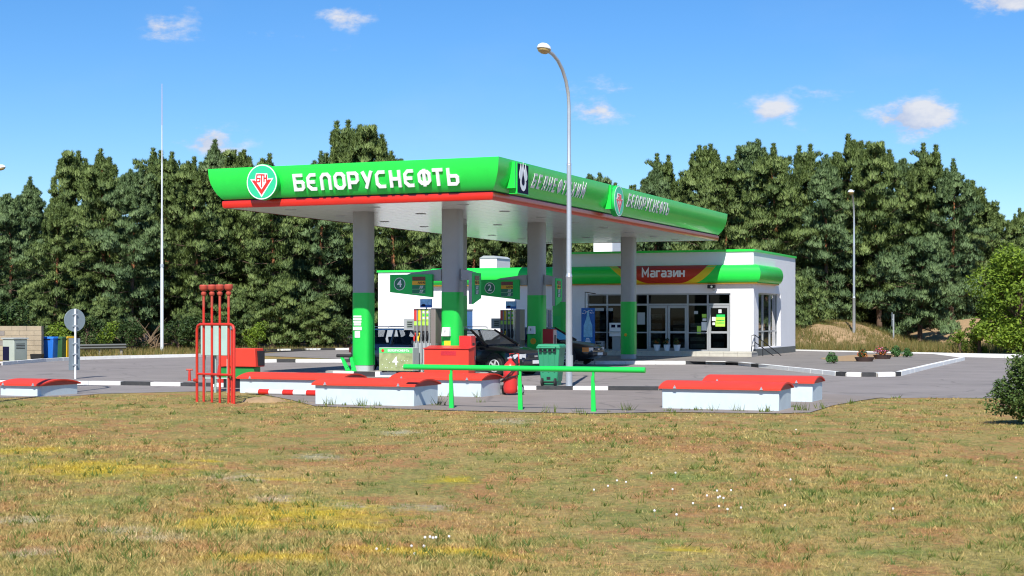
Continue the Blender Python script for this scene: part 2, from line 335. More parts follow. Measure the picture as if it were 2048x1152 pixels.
def grass_group():
    g = bpy.data.node_groups.new('grass_colour', 'ShaderNodeTree'); t = g; L = t.links.new
    g.interface.new_socket('Color', in_out='OUTPUT', socket_type='NodeSocketColor')
    out = nd(t, 'NodeGroupOutput'); geo = nd(t, 'ShaderNodeNewGeometry')
    def noise(sc_, det=5, loc=(0, 0, 0), ro=.6, sq=(1, .75, .0)):
        mp = nd(t, 'ShaderNodeMapping'); mp.inputs['Location'].default_value = loc; mp.inputs['Scale'].default_value = sq; L(geo.outputs['Position'], mp.inputs[0])
        n = nd(t, 'ShaderNodeTexNoise'); n.inputs['Scale'].default_value = sc_; n.inputs['Detail'].default_value = det; n.inputs['Roughness'].default_value = ro; L(mp.outputs[0], n.inputs['Vector']); return n.outputs[0]
    def ramp(f, a, b, hi=1.):
        r = nd(t, 'ShaderNodeMapRange'); r.inputs[1].default_value = a; r.inputs[2].default_value = b; r.inputs[4].default_value = hi; L(f, r.inputs[0]); return r.outputs[0]
    def mix(f, a, b):
        m = nd(t, 'ShaderNodeMix', data_type='RGBA'); L(f, m.inputs[0])
        for s, q in ((6, a), (7, b)):
            if isinstance(q, tuple): m.inputs[s].default_value = (*q, 1)
            else: L(q, m.inputs[s])
        return m.outputs[2]
    def mm(op, a, b=0.):
        n = nd(t, 'ShaderNodeMath', operation=op)
        for i, q in enumerate((a, b)):
            if isinstance(q, (int, float)): n.inputs[i].default_value = q
            else: L(q, n.inputs[i])
        return n.outputs[0]
    sp = nd(t, 'ShaderNodeSeparateXYZ'); L(geo.outputs['Position'], sp.inputs[0])
    def patches(lst):
        tot = None
        for (p, sx, sy) in lst:
            q = mm('ADD', mm('POWER', mm('DIVIDE', mm('SUBTRACT', sp.outputs[0], p.x), sx), 2), mm('POWER', mm('DIVIDE', mm('SUBTRACT', sp.outputs[1], p.y), sy), 2))
            e = mm('SUBTRACT', 1, mm('SQRT', q)); tot = e if tot is None else mm('MAXIMUM', tot, e)
        return mm('MAXIMUM', tot, -.8)
    fine = noise(14, 6, (4, 2, 0), .7); mid = noise(2.6, 6, (1, 9, 0), .68)
    c = mix(ramp(noise(.55, 6, (0, 0, 0), .65), .4, .62), (.33, .235, .088), (.21, .195, .06))
    c = mix(ramp(noise(1.1, 8, (7, 3, 0), .75), .47, .6, .85), c, (.32, .155, .068))
    c = mix(ramp(mm('ADD', mm('MULTIPLY', patches(RPATCH), .25), mid), .5, .78, .65), c, (.29, .12, .058))
    c = mix(ramp(noise(1.5, 8, (2, 5, 0), .76), .5, .62, .85), c, (.14, .165, .042))
    c = mix(ramp(mm('ADD', mm('MULTIPLY', patches(GPATCH), .55), mm('MULTIPLY', mid, 1.5)), .78, 1.25, .75), c, (.14, .19, .045))
    c = mix(ramp(mm('ADD', mm('MULTIPLY', patches(SPATCH), .5), mm('MULTIPLY', noise(5, 8, (3, 3, 0), .85), 1.9)), 1.08, 1.6, .75), c, (.4, .37, .29))
    c = mix(ramp(noise(3.1, 7, (12, 5, 0), .75), .61, .73, .75), c, (.44, .35, .19))
    c = mix(ramp(mm('ADD', mm('MULTIPLY', patches(YPATCH), .55), mm('MULTIPLY', noise(3.2, 8, (5, 8, 0), .8), 1.9)), 1.0, 1.5, .85), c, (.43, .32, .02))
    dk = ramp(fine, .3, .72, 1.); v = mm('ADD', .7, mm('MULTIPLY', dk, .82))
    hs = nd(t, 'ShaderNodeHueSaturation'); L(c, hs.inputs['Color']); L(v, hs.inputs['Value']); L(hs.outputs[0], out.inputs[0])
    return g
GG = grass_group()
def grass_mat(name, rnd):
    m = bpy.data.materials.new(name); m.use_nodes = True; t = m.node_tree; L = t.links.new; b = t.nodes['Principled BSDF']
    b.inputs['Roughness'].default_value = .9; b.inputs['Specular IOR Level'].default_value = .15
    g = nd(t, 'ShaderNodeGroup'); g.node_tree = GG
    if rnd:
        at = nd(t, 'ShaderNodeAttribute', attribute_name='rnd')
        cr = nd(t, 'ShaderNodeValToRGB'); L(at.outputs['Fac'], cr.inputs[0]); e = cr.color_ramp.elements
        e[0].position = 0; e[0].color = (.1, .14, .03, 1); e[1].position = 1; e[1].color = (.42, .33, .16, 1)
        for p, col in ((.22, (.13, .15, .035, 1)), (.5, (.22, .16, .05, 1)), (.75, (.3, .2, .08, 1))): k = e.new(p); k.color = col
        mx = nd(t, 'ShaderNodeMix', data_type='RGBA'); mx.inputs[0].default_value = .36; L(g.outputs[0], mx.inputs[6]); L(cr.outputs[0], mx.inputs[7])
        hv = nd(t, 'ShaderNodeHueSaturation'); mr = nd(t, 'ShaderNodeMath', operation='MULTIPLY_ADD'); mr.inputs[1].default_value = .9; mr.inputs[2].default_value = .7; L(at.outputs['Fac'], mr.inputs[0])
        L(mx.outputs[2], hv.inputs['Color']); L(mr.outputs[0], hv.inputs['Value']); L(hv.outputs[0], b.inputs['Base Color'])
    else:
        L(g.outputs[0], b.inputs['Base Color'])
        n = nd(t, 'ShaderNodeTexNoise'); n.inputs['Scale'].default_value = 22; n.inputs['Detail'].default_value = 6; ge = nd(t, 'ShaderNodeNewGeometry'); L(ge.outputs['Position'], n.inputs['Vector'])
        bp = nd(t, 'ShaderNodeBump'); bp.inputs['Strength'].default_value = .9; bp.inputs['Distance'].default_value = .06; L(n.outputs[0], bp.inputs['Height']); L(bp.outputs[0], b.inputs['Normal'])
    return m
GROUND = grass_mat('dry_meadow', False); BLADE = grass_mat('grass_blades', True)
def asphalt(name, col, dcol):
    m = mat(name, col, .85, var=.14, vs=.5, bump=.35, bs=120, dirt=.6, dcol=dcol, ds=.33, spec=.3); t = m.node_tree; L = t.links.new; b = t.nodes['Principled BSDF']; src = b.inputs['Base Color'].links[0].from_socket
    geo = nd(t, 'ShaderNodeNewGeometry'); wn = nd(t, 'ShaderNodeTexNoise'); wn.inputs['Scale'].default_value = .9; wn.inputs['Detail'].default_value = 5; L(geo.outputs['Position'], wn.inputs['Vector'])
    mx = nd(t, 'ShaderNodeMix', data_type='RGBA'); mx.inputs[0].default_value = .45; L(geo.outputs['Position'], mx.inputs[6]); L(wn.outputs['Color'], mx.inputs[7])
    vo = nd(t, 'ShaderNodeTexVoronoi', feature='DISTANCE_TO_EDGE'); vo.inputs['Scale'].default_value = .55; L(mx.outputs[2], vo.inputs['Vector'])
    cr = nd(t, 'ShaderNodeMapRange'); cr.inputs[1].default_value = .004; cr.inputs[2].default_value = .016; cr.inputs[3].default_value = .3; cr.inputs[4].default_value = 0; L(vo.outputs['Distance'], cr.inputs[0])
    m1 = nd(t, 'ShaderNodeMix', data_type='RGBA'); L(cr.outputs[0], m1.inputs[0]); L(src, m1.inputs[6]); m1.inputs[7].default_value = (.05, .046, .044, 1)
    st_ = nd(t, 'ShaderNodeTexNoise'); st_.inputs['Scale'].default_value = 1.1; st_.inputs['Detail'].default_value = 3; st_.inputs['Roughness'].default_value = .5; mp = nd(t, 'ShaderNodeMapping'); mp.inputs['Location'].default_value = (17, 3, 0); mp.inputs['Scale'].default_value = (.55, 1.6, 1); mp.inputs['Rotation'].default_value = (0, 0, TH); L(geo.outputs['Position'], mp.inputs[0]); L(mp.outputs[0], st_.inputs['Vector'])
    r2 = nd(t, 'ShaderNodeMapRange'); r2.inputs[1].default_value = .62; r2.inputs[2].default_value = .72; r2.inputs[4].default_value = .5; L(st_.outputs[0], r2.inputs[0])
    m2 = nd(t, 'ShaderNodeMix', data_type='RGBA'); L(r2.outputs[0], m2.inputs[0]); L(m1.outputs[2], m2.inputs[6]); m2.inputs[7].default_value = (.075, .07, .068, 1); L(m2.outputs[2], b.inputs['Base Color'])
    return m
ASPH = asphalt('asphalt', (.25, .222, .208), (.19, .172, .162)); PAVE = asphalt('pavement_grey', (.23, .205, .185), (.175, .158, .147)); APRON = asphalt('apron_paving', (.25, .212, .188), (.19, .165, .148))
SANDM = mat('sand', (.35, .23, .12), .95, var=.2, vs=6, bump=.5, bs=25, dirt=.4, dcol=(.27, .2, .1), ds=5)
big = 3000
# the meadow sheet gets gentle relief near the camera
mb = MB(); xs = [-big, -200] + [-40 + i*2 for i in range(41)] + [200, big]; ys = [-big, -60] + [2 + i*1.0 for i in range(26)] + [200, big]
def relief(x, y):
    if abs(x) > 39 or y < 3 or y > 26: return 0
    k = min(1, (26 - y) / 4, (y - 3) / 4, (39 - abs(x)) / 5)
    return k * .05 * (math.sin(x*.7 + y*.31) + math.sin(x*.23 - y*.6 + 1.3))
mb.grid([[(x, y, relief(x, y)) for x in xs] for y in ys])
struct(mb.build('ground', GROUND))
K1 = [(-60, 45), (-30, 50.5)] + [tuple(G(*p)[:2]) for p in ((0, 731), (87, 724), (156, 720), (260, 717), (390, 714), (523, 708), (695, 704))] + [(-2, 80), (9, 80)]
K3 = [tuple(G(*p)[:2]) for p in ((1590, 706), (1824, 712), (2011, 716))] + [(27, 60), (60, 45)]
near = [(60, 32.2), (30, 32.5)] + [tuple(G(*p)[:2]) for p in ((2000, 797), (1850, 796), (1760, 797), (1560, 800), (1100, 800), (700, 796), (470, 783), (400, 783), (200, 788), (140, 793), (0, 796))] + [(-30, 32.5), (-60, 32)]
sheet('asphalt_forecourt', K1 + K3 + near, .006, ASPH)
apr = [tuple(G(*p)[:2]) for p in ((470, 779), (580, 800), (630, 813), (780, 818), (903, 822), (1042, 825), (1187, 828), (1330, 825), (1560, 828), (1620, 826), (1665, 812), (1720, 802), (1770, 795), (1560, 784), (1330, 781), (1000, 779), (700, 777))]
sheet('apron', apr, .012, APRON)
# raised pavement round the shop
KP = [G(*p) for p in ((760, 727), (1190, 729), (1371, 729), (1470, 731), (1520, 736), (1640, 748), (1676, 752), (1725, 753.5), (1780, 753.5), (1797, 752), (1860, 736), (1925, 721))]
pav = [(p.x, p.y) for p in KP] + [tuple(G(1850, 711)[:2]), tuple(G(1590, 706)[:2]), (9, 80), (-8, 80), (-12, 66)]
sheet('pavement', pav, .115, PAVE)
# kerbs: painted stones laid end to end
sw = MB().box(0, 1, -.09, .09, 0, .13).mesh('kerb_stone', KW, 0); sk = MB().box(0, 1, -.09, .09, 0, .13).mesh('kerb_stone', KB, 0)
def kerb(name, pts, cols, h=1., maxlen=1.0):
    """pts: plan points; cols: one letter per span"""
    par = None; mb = MB()
    for a, b in zip(pts[:-1], pts[1:]):
        a, b = Vector(a[:2]), Vector(b[:2]); d = (b-a).normalized(); n = Vector((-d.y, d.x))*.07
        mb.add([(a.x-n.x,a.y-n.y,.0),(a.x+n.x,a.y+n.y,.0),(b.x+n.x,b.y+n.y,.0),(b.x-n.x,b.y-n.y,.0),(a.x-n.x,a.y-n.y,.1*h),(a.x+n.x,a.y+n.y,.1*h),(b.x+n.x,b.y+n.y,.1*h),(b.x-n.x,b.y-n.y,.1*h)],
               [(3,2,1,0),(4,5,6,7),(0,1,5,4),(1,2,6,5),(2,3,7,6),(3,0,4,7)])
    par = struct(mb.build(name, CONC, smooth=0))
    for (a, b, c) in zip(pts[:-1], pts[1:], cols):
        a, b = Vector(a[:2]), Vector(b[:2]); ln = (b-a).length; k = max(1, round(ln/maxlen)); an = math.atan2((b-a).y, (b-a).x)
        for i in range(k):
            p = a.lerp(b, i/k)
            place(sw if c == 'w' else sk, 'kerb_stone', par, (p.x, p.y, .002 + random.uniform(-.004, .003)), (0, 0, an + random.uniform(-.006, .006)), (ln/k - .012, 1, h))
def gp(*ps): return [G(*p) for p in ps]
kerb('kerb_forecourt_front', [(-20, 41.5)] + gp((-10, 768), (245, 770.5), (305, 771.5), (365, 772.5), (430, 773.5), (490, 774.5), (560, 775), (640, 776), (720, 776.5), (800, 777), (880, 778), (950, 779), (1010, 779.5), (1074, 780), (1147, 780.5), (1217, 781), (1420, 782), (1500, 782)), 'wwkwkwkwkwkwkwkwkwk', .75)
kerb('kerb_pavement', KP[:2] + [KP[2]] + gp((1412, 729), (1454, 729.7), (1481, 731), (1507, 734), (1522, 735.5), (1676, 752), (1695, 753), (1724, 753.6), (1753, 753.8), (1787, 753), (1797, 752), (1860, 736), (1925, 721)), 'wwkwkwkwkwkwkww', 1.)
kerb('kerb_left', K1, 'wwwwwwwkww', 1., 1.5)
kerb('kerb_right', K3, 'wwww', 1.3, 1.5)
kerb('kerb_verge', gp((450, 726), (500, 726), (553, 725), (592, 725), (690, 725), (740, 725)), 'kwkwk', 1.)
sheet('verge', [tuple(p[:2]) for p in gp((450, 725.5), (553, 724.5), (740, 724.5), (760, 706), (695, 706.5), (540, 709), (480, 714))], .1, GROUND)
kerb('kerb_verge_far', gp((523, 707), (553, 706.5), (580, 706), (610, 705.5), (640, 705), (670, 704.7), (700, 704.2)), 'kwkwkw', 1.6)
# sandy bank under the pines on the right, and the sand spoil by the pipes
def mound(name, c, sx, sy, h, m, n=26, seed=0):
    mb = MB(); rows = []
    for j in range(n+1):
        r = []
        for i in range(n+1):
            x, y = 2*i/n-1, 2*j/n-1; q = max(0, 1 - (x*x + y*y)); z = h*q**.8*(1 + .16*math.sin(5*x+seed)*math.cos(4*y+2*seed) + .1*math.sin(13*x+7*y)) - .03
            r.append((c[0]+x*sx, c[1]+y*sy, z))
        rows.append(r)
    return struct(mb.grid(rows).build(name, m, smooth=60))
mound('sand_bank', (17.2, 87, 0), 6.4, 9.5, 1.42, SANDM, seed=1)
mound('sand_bank_right', (29, 88, 0), 8, 9, 1.5, SANDM, seed=3)
mound('sand_spoil', G(528, 803), .5, .55, .13, SANDM, 16, 2)

# ------------------------------------------------------------------ canopy
CW, CL, ZS, ZT = 8.33, 23.57, 4.88, 5.98
can = T('station_canopy', 'long green forecourt canopy with red trim on grey and green columns', 'canopy', 0, 0)
def sweep(name, prof, m, sides='frbl'):
    for s in sides:
        rows = []
        for (o, z) in prof:
            a, b = {'f': ((-CW-o, -o), (o, -o)), 'r': ((o, -o), (o, CL+o)), 'b': ((o, CL+o), (-CW-o, CL+o)), 'l': ((-CW-o, CL+o), (-CW-o, -o))}[s]
            rows.append([(a[0], a[1], z), (b[0], b[1], z)])
        MB().grid(rows).build(name, m, can)
prof = [(.03, 5.115), (.06, 5.13), (.15, 5.25), (.23, 5.4), (.29, 5.56), (.325, 5.74), (.342, 5.94), (.342, ZT), (.30, ZT), (.29, ZT-.06)]
sweep('fascia', prof, GREEN)
sweep('shadow_gap', [(.0, 5.06), (.01, 5.12)], BLACK)
sweep('red_trim', [(-.02, ZS-.012), (.015, ZS-.01), (.04, ZS+.02), (.055, ZS+.1), (.05, ZS+.19), (0, ZS+.2)], RED)
MB().box(-CW-.29, .29, -.29, CL+.29, ZT-.16, ZT-.08).build('roof_sheet', LGREY, can)
MB().box(-CW, 0, 0, CL, ZS+.04, ZS+.1).build('soffit_backing', mat('soffit_joint', (.12, .12, .12), .8), can)
npan = 16
pm = MB().box(.006, CW/npan-.006, .0, CL/2-.01, ZS, ZS+.03).mesh('soffit_panel', SOFFIT, 0)
for i in range(npan):
    for j in range(2): place(pm, 'soffit_panel', can, (-CW + i*CW/npan, j*CL/2 + .005, 0))
lm = MB().lathe([(.16, ZS-.012), (.16, ZS+.01)], 20).mesh('downlight', LGREY)
for i in range(3):
    for j in range(8): place(lm, 'downlight', can, (-CW + 1.4 + i*2.76, 1.3 + j*3.0, 0))
# columns
COLS = [(-5.41, 2.95), (-2.53, 3.02), (-5.41, 9.75), (-2.53, 9.75), (-5.41, 19.7), (-2.56, 19.73)]
def colsec(w_, d_, n=10):                                # bowed front, squarer back
    pts = []
    for k in range(n+1):
        a = math.pi * (1 - k/n); x = math.cos(a); pts.append((math.copysign(abs(x)**.6, x)*w_/2, -d_*.12 - d_*.42*math.sin(a)**.6))
    pts += [(w_*.5, d_*.16), (w_*.44, d_*.17), (w_*.44, d_*.5), (-w_*.44, d_*.5), (-w_*.44, d_*.17), (-w_*.5, d_*.16)]
    return pts
for i, (u, v) in enumerate(COLS):
    zb = .15 if i < 4 else .12; zm = (2.47 if i < 4 else 2.35)
    c = MB().prism(colsec(.56, .46), zm, ZS, 'z').build('column', GREY, can); c.location = (u, v, 0)
    MB().prism(colsec(.572, .47), zb + .17, zm, 'z').build('column_sleeve', DGREEN, c)
    MB().prism(colsec(.555, .45), zb - .12, zb + .17, 'z').build('column_base', LGREY, c)
    if i == 0:
        for z0, z1, w_ in ((1.74, 1.79, .26), (1.66, 1.72, .27), (1.58, 1.64, .26), (1.5, 1.56, .24), (1.36, 1.46, .28), (1.14, 1.33, .17)):
            MB().box(-.06-w_/2, -.06+w_/2, -.268, -.25, z0, z1).build('notice', WHITE if i != 9 else LIME, c)
    if i in (1, 3):
        d = MB().frustum((-.19, .07, -.38, -.24), (-.17, .06, -.35, -.24), 1.19, 1.45).build('towel_dispenser', WHITE, c, .015)
        MB().box(-.075, -.055, -.382, -.36, 1.3, 1.37).build('dispenser_window', BLACK, d)
        if i == 1: MB().box(-.14, .06, -.262, -.25, .74, 1.06).build('yellow_notice', YELLOW, c)
        else: MB().lathe([(.1, .24), (.1, .262)], 20, (-.02, 0, .95), 'y').build('round_sticker', ORANGE, c)
    if i >= 4:
        MB().lathe([(.06, .24), (.06, .262)], 16, (-.04, 0, 1.05), 'y').build('round_sticker', ORANGE, c)
        if i == 4: MB().box(-.2, .12, -.262, -.24, 1.35, 1.8).build('notice', SIGN_G, c)
# logo discs
def badge(loc, rz, r, name='logo_disc'):
    d = MB().lathe([(r, 0), (r, .16), (r*.985, .17)], 48, ax='y').build(name, SIGN_G, can); d.location = loc; d.rotation_euler = (0, 0, rz)
    MB().lathe([(r*.97, .17), (r*.97, .174)], 48, ax='y').build('white_ring', LETTER, d)
    MB().lathe([(r*.91, .174), (r*.91, .178)], 48, ax='y').build('mint_field', MINT, d)
    q = lambda pts: [(x*r, z*r) for x, z in pts]
    MB().prism(q([(-.74, .17), (-.44, .17), (-.36, .5), (.36, .46), (.4, .17), (.76, .2), (0, -.86)]), -.183, -.178).build('white_shield', LETTER, d)
    MB().prism(q([(-.63, .1), (-.42, .1), (.0, -.42), (.4, .12), (.64, .12), (0, -.72)]), -.188, -.183).build('red_chevron', RED, d)
    mb = MB()
    for k, (pts) in enumerate(([(-.3,.4),(-.02,.4)], [(-.3,.43),(-.32,.02),(-.12,.02),(-.1,.2),(-.3,.2)], [(.0,-.3),(0,.43)], [(0,.4),(.2,.38)], [(.16,.4),(.16,.0)], [(.32,.4),(.32,.02)], [(.16,.2),(.32,.2)])):
        stroke(mb, q(pts), .07*r, -.188 - .001*k, -.183, 1)
    mb.build('red_monogram', RED, d)
badge((Ux(529, -.3), -.27, Zy(364, Ux(529, -.4), -.4)), 0, .505)
vb = Vx(1238, .45)
badge((.28, vb, Zy(402, .45, vb)), R(90), .5)
MB().prism([(.15, 5.2), (.38, 5.2), (.38, 5.95), (.3, 5.97)], vb-.62, vb-.45, 'y').build('logo_bracket', GREEN, can)
# raised letters
def proff(z):
    for (o0, z0), (o1, z1) in zip(prof[:-1], prof[1:]):
        if z0 <= z <= z1: return o0 + (o1-o0)*(z-z0)/max(1e-6, z1-z0)
    return prof[0][0]
def fitted_word(s, v0, v1, z0, hgt, wd, m, sh=0., sx=1.):
    adv = (v1-v0)/len(s)
    for i, ch in enumerate(s):
        mb = MB()
        for k, st in enumerate(GL[ch]):
            pts = [st[0]]
            for a, b in zip(st[:-1], st[1:]):
                n = max(1, int(math.hypot(b[0]-a[0], b[1]-a[1])/.13)); pts += [(a[0]+(b[0]-a[0])*q/n, a[1]+(b[1]-a[1])*q/n) for q in range(1, n+1)]
            stroke(mb, pts, wd*hgt, -.002*k, .012, hgt, sh, sx=sx)
        mb.v = [(proff(z0+z) + .026 - y, v0 + i*adv + x, z0+z) for x, y, z in mb.v]
        mb.build('letter', m, can, smooth=20)
def word(s, u0, u1, z0, hgt, wd, m, side, off, sh=0., sx=1., tilt=15):
    n = len(s); adv = (u1-u0)/n
    for i, ch in enumerate(s):
        me = glyph(ch, hgt, wd, .045 if side == 'f' else .02, m, sh, sx)
        if side == 'f': place(me, 'letter', can, (u0 + i*adv, -off, z0), (R(tilt), 0, 0))
        else: place(me, 'letter', can, (off, u0 + i*adv, z0), (R(tilt), 0, R(90)))
SILVER = mat('letter_silver', (.75, .74, .75), .35, var=.03)
ua, ub = Ux(584, -.4), Ux(921, -.4)
word('БЄЛОРУСНЄФТЬ', ua, ub, Zy(376, -3.5, -.4), .47, .19, LETTER, 'f', .262, 0, .93)
va, vc = Vx(1062, .25), Vx(1168, .25)
fitted_word(['Б2', 'Е', 'л', 'Н', 'Е', 'Ф', 'Т', 'Е', 'Х', 'И', 'М'], va, vc, Zy(375, .3, va), .4, .17, SILVER, .14, .84)
va2, vc2 = Vx(1254, .28), Vx(1338, .28)
fitted_word('БЄЛОРУСНЄФТЬ', va2, vc2, Zy(413, .3, va2), .43, .17, SILVER, 0, .9)
# dark square with white drop mark
v0, v1 = Vx(1035, .45), Vx(1058, .45); zc0, zc1 = Zy(387, .45, v0), Zy(324, .45, v0)
sq = MB().box(.2, .44, v0, v1, zc0, zc1).build('emblem_board', GREEN, can)
e = MB().box(.44, .446, v0+.03, v1-.03, zc0+.03, zc1-.03).build('navy_field', NAVY, sq)
vm = (v0+v1)/2; hh = zc1-zc0; ww = v1-v0
drop = lambda cx, s, t: [(vm + ww*(cx + s*a), zc0 + hh*(t + .8*s*b)) for a, b in ((0, 1.35), (.16, .8), (.34, .35), (.42, 0), (.36, -.3), (.2, -.48), (0, -.55), (-.2, -.48), (-.36, -.3), (-.42, 0), (-.34, .35), (-.16, .8))]
for k, (cx, s, t) in enumerate(((0, .62, .38), (-.2, .36, .6), (.2, .36, .6))):
    MB().prism(drop(cx, s, t), .446, .451 + .001*k, 'x').build('white_drop', LETTER, sq)
MB().prism(drop(-.02, .3, .42), .4535, .4565, 'x').build('navy_drop', NAVY, sq)
MB().box(.15, .42, v0-.12, v0-.01, 5.22, zc1).build('emblem_bracket', GREEN, can)

# ------------------------------------------------------------------ shop building
BU, BV, BD, BZ = 1.13, 25.18, 8.4, 4.49; UL, UT = -16.4, -7.4; LZ = 3.8; ZF = .3
sh = T('shop_building', 'white flat-roofed petrol station shop with green sign band and glass front', 'building', 0, 0)
def W(*a, **k): return MB().box(*a)
gl0, gl1, gzt = Ux(1175, BV), Ux(1461, BV), 2.75
mb = MB()
t_ = .3
mb.box(UT, gl0, BV, BV+t_, .1, BZ); mb.box(gl0, gl1, BV, BV+t_, gzt, BZ); mb.box(gl1, BU, BV, BV+t_, .1, BZ)
w0, w1, wzb, wzt = Vx(1517, BU), Vx(1561, BU), .45, 2.78
mb.box(BU-t_, BU, BV+t_, w0, .1, BZ); mb.box(BU-t_, BU, w0, w1, .1, wzb); mb.box(BU-t_, BU, w0, w1, wzt, BZ); mb.box(BU-t_, BU, w1, BV+BD, .1, BZ)
mb.box(UT, BU-t_, BV+BD-t_, BV+BD, .1, BZ); mb.box(UT, UT+t_, BV+t_, BV+BD-t_, LZ, BZ)
mb.build('wall', WALL, sh, smooth=0)
win = [(928, 946), (1092, 1104)]
mb = MB(); edges = [UL]
for a, b in win: edges += [Ux(a, BV), Ux(b, BV)]
edges.append(UT)
for i in range(0, len(edges), 2): mb.box(edges[i], edges[i+1], BV, BV+t_, .1, LZ)
for i in range(1, len(edges)-1, 2):
    mb.box(edges[i], edges[i+1], BV, BV+t_, .1, 1.1); mb.box(edges[i], edges[i+1], BV, BV+t_, 2.1, LZ)
mb.box(UL, UL+t_, BV+t_, BV+BD, .1, LZ); mb.box(UL+t_, UT, BV+BD-t_, BV+BD, .1, LZ)
mb.build('low_wall', WALL, sh, smooth=0)
for i in range(1, len(edges)-1, 2):
    wn = MB().box(edges[i], edges[i+1], BV+.1, BV+.14, 1.1, 2.1).build('window', WINBLUE, sh)
    f_ = MB(); f_.box(edges[i], edges[i]+.05, BV+.06, BV+.1, 1.1, 2.1); f_.box(edges[i+1]-.05, edges[i+1], BV+.06, BV+.1, 1.1, 2.1); f_.box(edges[i]+.05, edges[i+1]-.05, BV+.06, BV+.1, 2.05, 2.1); f_.build('window_frame', WHITE, wn, smooth=0)
    MB().box(edges[i]-.04, edges[i+1]+.04, BV-.06, BV+.06, 1.05, 1.1).build('window_sill', LGREY, wn)
MB().box(UT+.02, BU-.02, BV+.02, BV+BD-.02, BZ-.25, BZ-.1).build('roof', PLINTH, sh)
MB().box(UL+.02, UT, BV+.02, BV+BD-.02, LZ-.25, LZ-.1).build('low_roof', PLINTH, sh)
# parapet caps
def cap(u0, u1, va_, vb_, z):
    mb = MB(); mb.box(u0-.05, u1+.05, va_-.05, va_+.28, z, z+.09); mb.box(u1-.28, u1+.05, va_+.28, vb_-.28, z, z+.09); mb.box(u0-.05, u1+.05, vb_-.28, vb_+.05, z, z+.09); mb.box(u0-.05, u0+.28, va_+.28, vb_-.28, z, z+.09)
    mb.build('parapet_cap', GREEN, sh, smooth=0)
cap(UT, BU, BV, BV+BD, BZ); cap(UL, UT-.06, BV, BV+BD, LZ)
MB().box(gl1+.02, BU+.012, BV-.012, BV, .1, .32).build('plinth', PLINTH, sh)
MB().box(BU, BU+.012, BV-.012, BV+BD, .1, .4).build('plinth', PLINTH, sh)
MB().box(UL-.01, gl0, BV-.012, BV, .1, .4).build('plinth', PLINTH, sh)
# bulging sign band: front from FA to the corner, then round the right side
bp_ = [(.0, 3.16), (.14, 3.165), (.26, 3.22), (.34, 3.33), (.38, 3.48), (.38, 3.62), (.34, 3.76), (.26, 3.87), (.13, 3.935), (.0, 3.94)]
FA = Ux(866, BV); FB = Vx(1566, BU+.35)
def band(name, pr, m, o2=0.):
    MB().grid([[(FA, BV-o-o2, z), (BU+o+o2, BV-o-o2, z)] for o, z in pr]).build(name, m, sh)
    MB().grid([[(BU+o+o2, BV-o-o2, z), (BU+o+o2, FB-.1, z), (BU+o*.93, FB-.03, z), (BU+o*.75, FB, z), (BU, FB+.01, z)] for o, z in pr]).build(name, m, sh, smooth=60)
band('sign_band', bp_, GREEN)
band('orange_trim', [(.0, 3.13), (.15, 3.135), (.22, 3.165), (.2, 3.185), (.0, 3.17)], ORANGE)
MB().add([(FA, BV-o, z) for o, z in bp_], [tuple(range(len(bp_)))]).build('sign_band_end', GREEN, sh)
def prof_at(t):
    z = bp_[1][1] + t*(bp_[-2][1] - bp_[1][1])
    for (o0, z0), (o1, z1) in zip(bp_[:-1], bp_[1:]):
        if z0 <= z <= z1 + 1e-9: return o0 + (o1-o0)*(z-z0)/max(1e-6, z1-z0), z
    return bp_[-1]
def overlay(name, m, fl, fr, off, nt=14, nu=2):
    rows = []
    for i in range(nt+1):
        t = i/nt; o, z = prof_at(t); v = BV - o - off
        a, b = Ux(fl(t), v), Ux(fr(t), v); rows.append([(a + (b-a)*k/nu, v, z) for k in range(nu+1)])
    return MB().grid(rows).build(name, m, sh)
cu = lambda b, t_p, p: (lambda t: b + (t_p-b)*t**p)
overlay('yellow_swoosh', YELLOW, cu(1272, 1218, .62), cu(1388, 1434, .62), .006)
overlay('red_sign_field', mat('shop_sign_red', (.5, .035, .012), .4, var=.05), cu(1300, 1234, .62), cu(1360, 1416, .62), .011)
um = Ux(1284, BV-.41); sl = (Ux(1371, BV-.41) - um)/5.35; xo = um
for ch in 'Магазин':
    place(glyph(ch, .34, .21, .03, LETTER, 0, 1.0), 'shop_letter', sh, (xo, BV-.41, 3.44)); xo += sl*(.98 if ch == 'М' else .74 if ch != 'г' else .62)
# roof vents
a, b = Ux(963, BV+2), Ux(1033, BV+3.4)
vent = MB().box(a, a+.85, BV+1.8, BV+3.4, LZ-.1, 4.45).build('roof_vent', WALL, sh); MB().prism([(a-.03, 4.45), (a+.88, 4.45), (a+.7, 4.56), (a+.2, 4.57)], BV+1.77, BV+3.43).build('vent_cap', LGREY, vent)
a = Ux(1187, BV+3); vent = MB().box(a, a+.9, BV+3, BV+4.2, BZ-.1, 5.3).build('roof_vent', WALL, sh); MB().box(a-.03, a+.93, BV+2.97, BV+4.23, 5.3, 5.36).build('vent_cap', LGREY, vent)
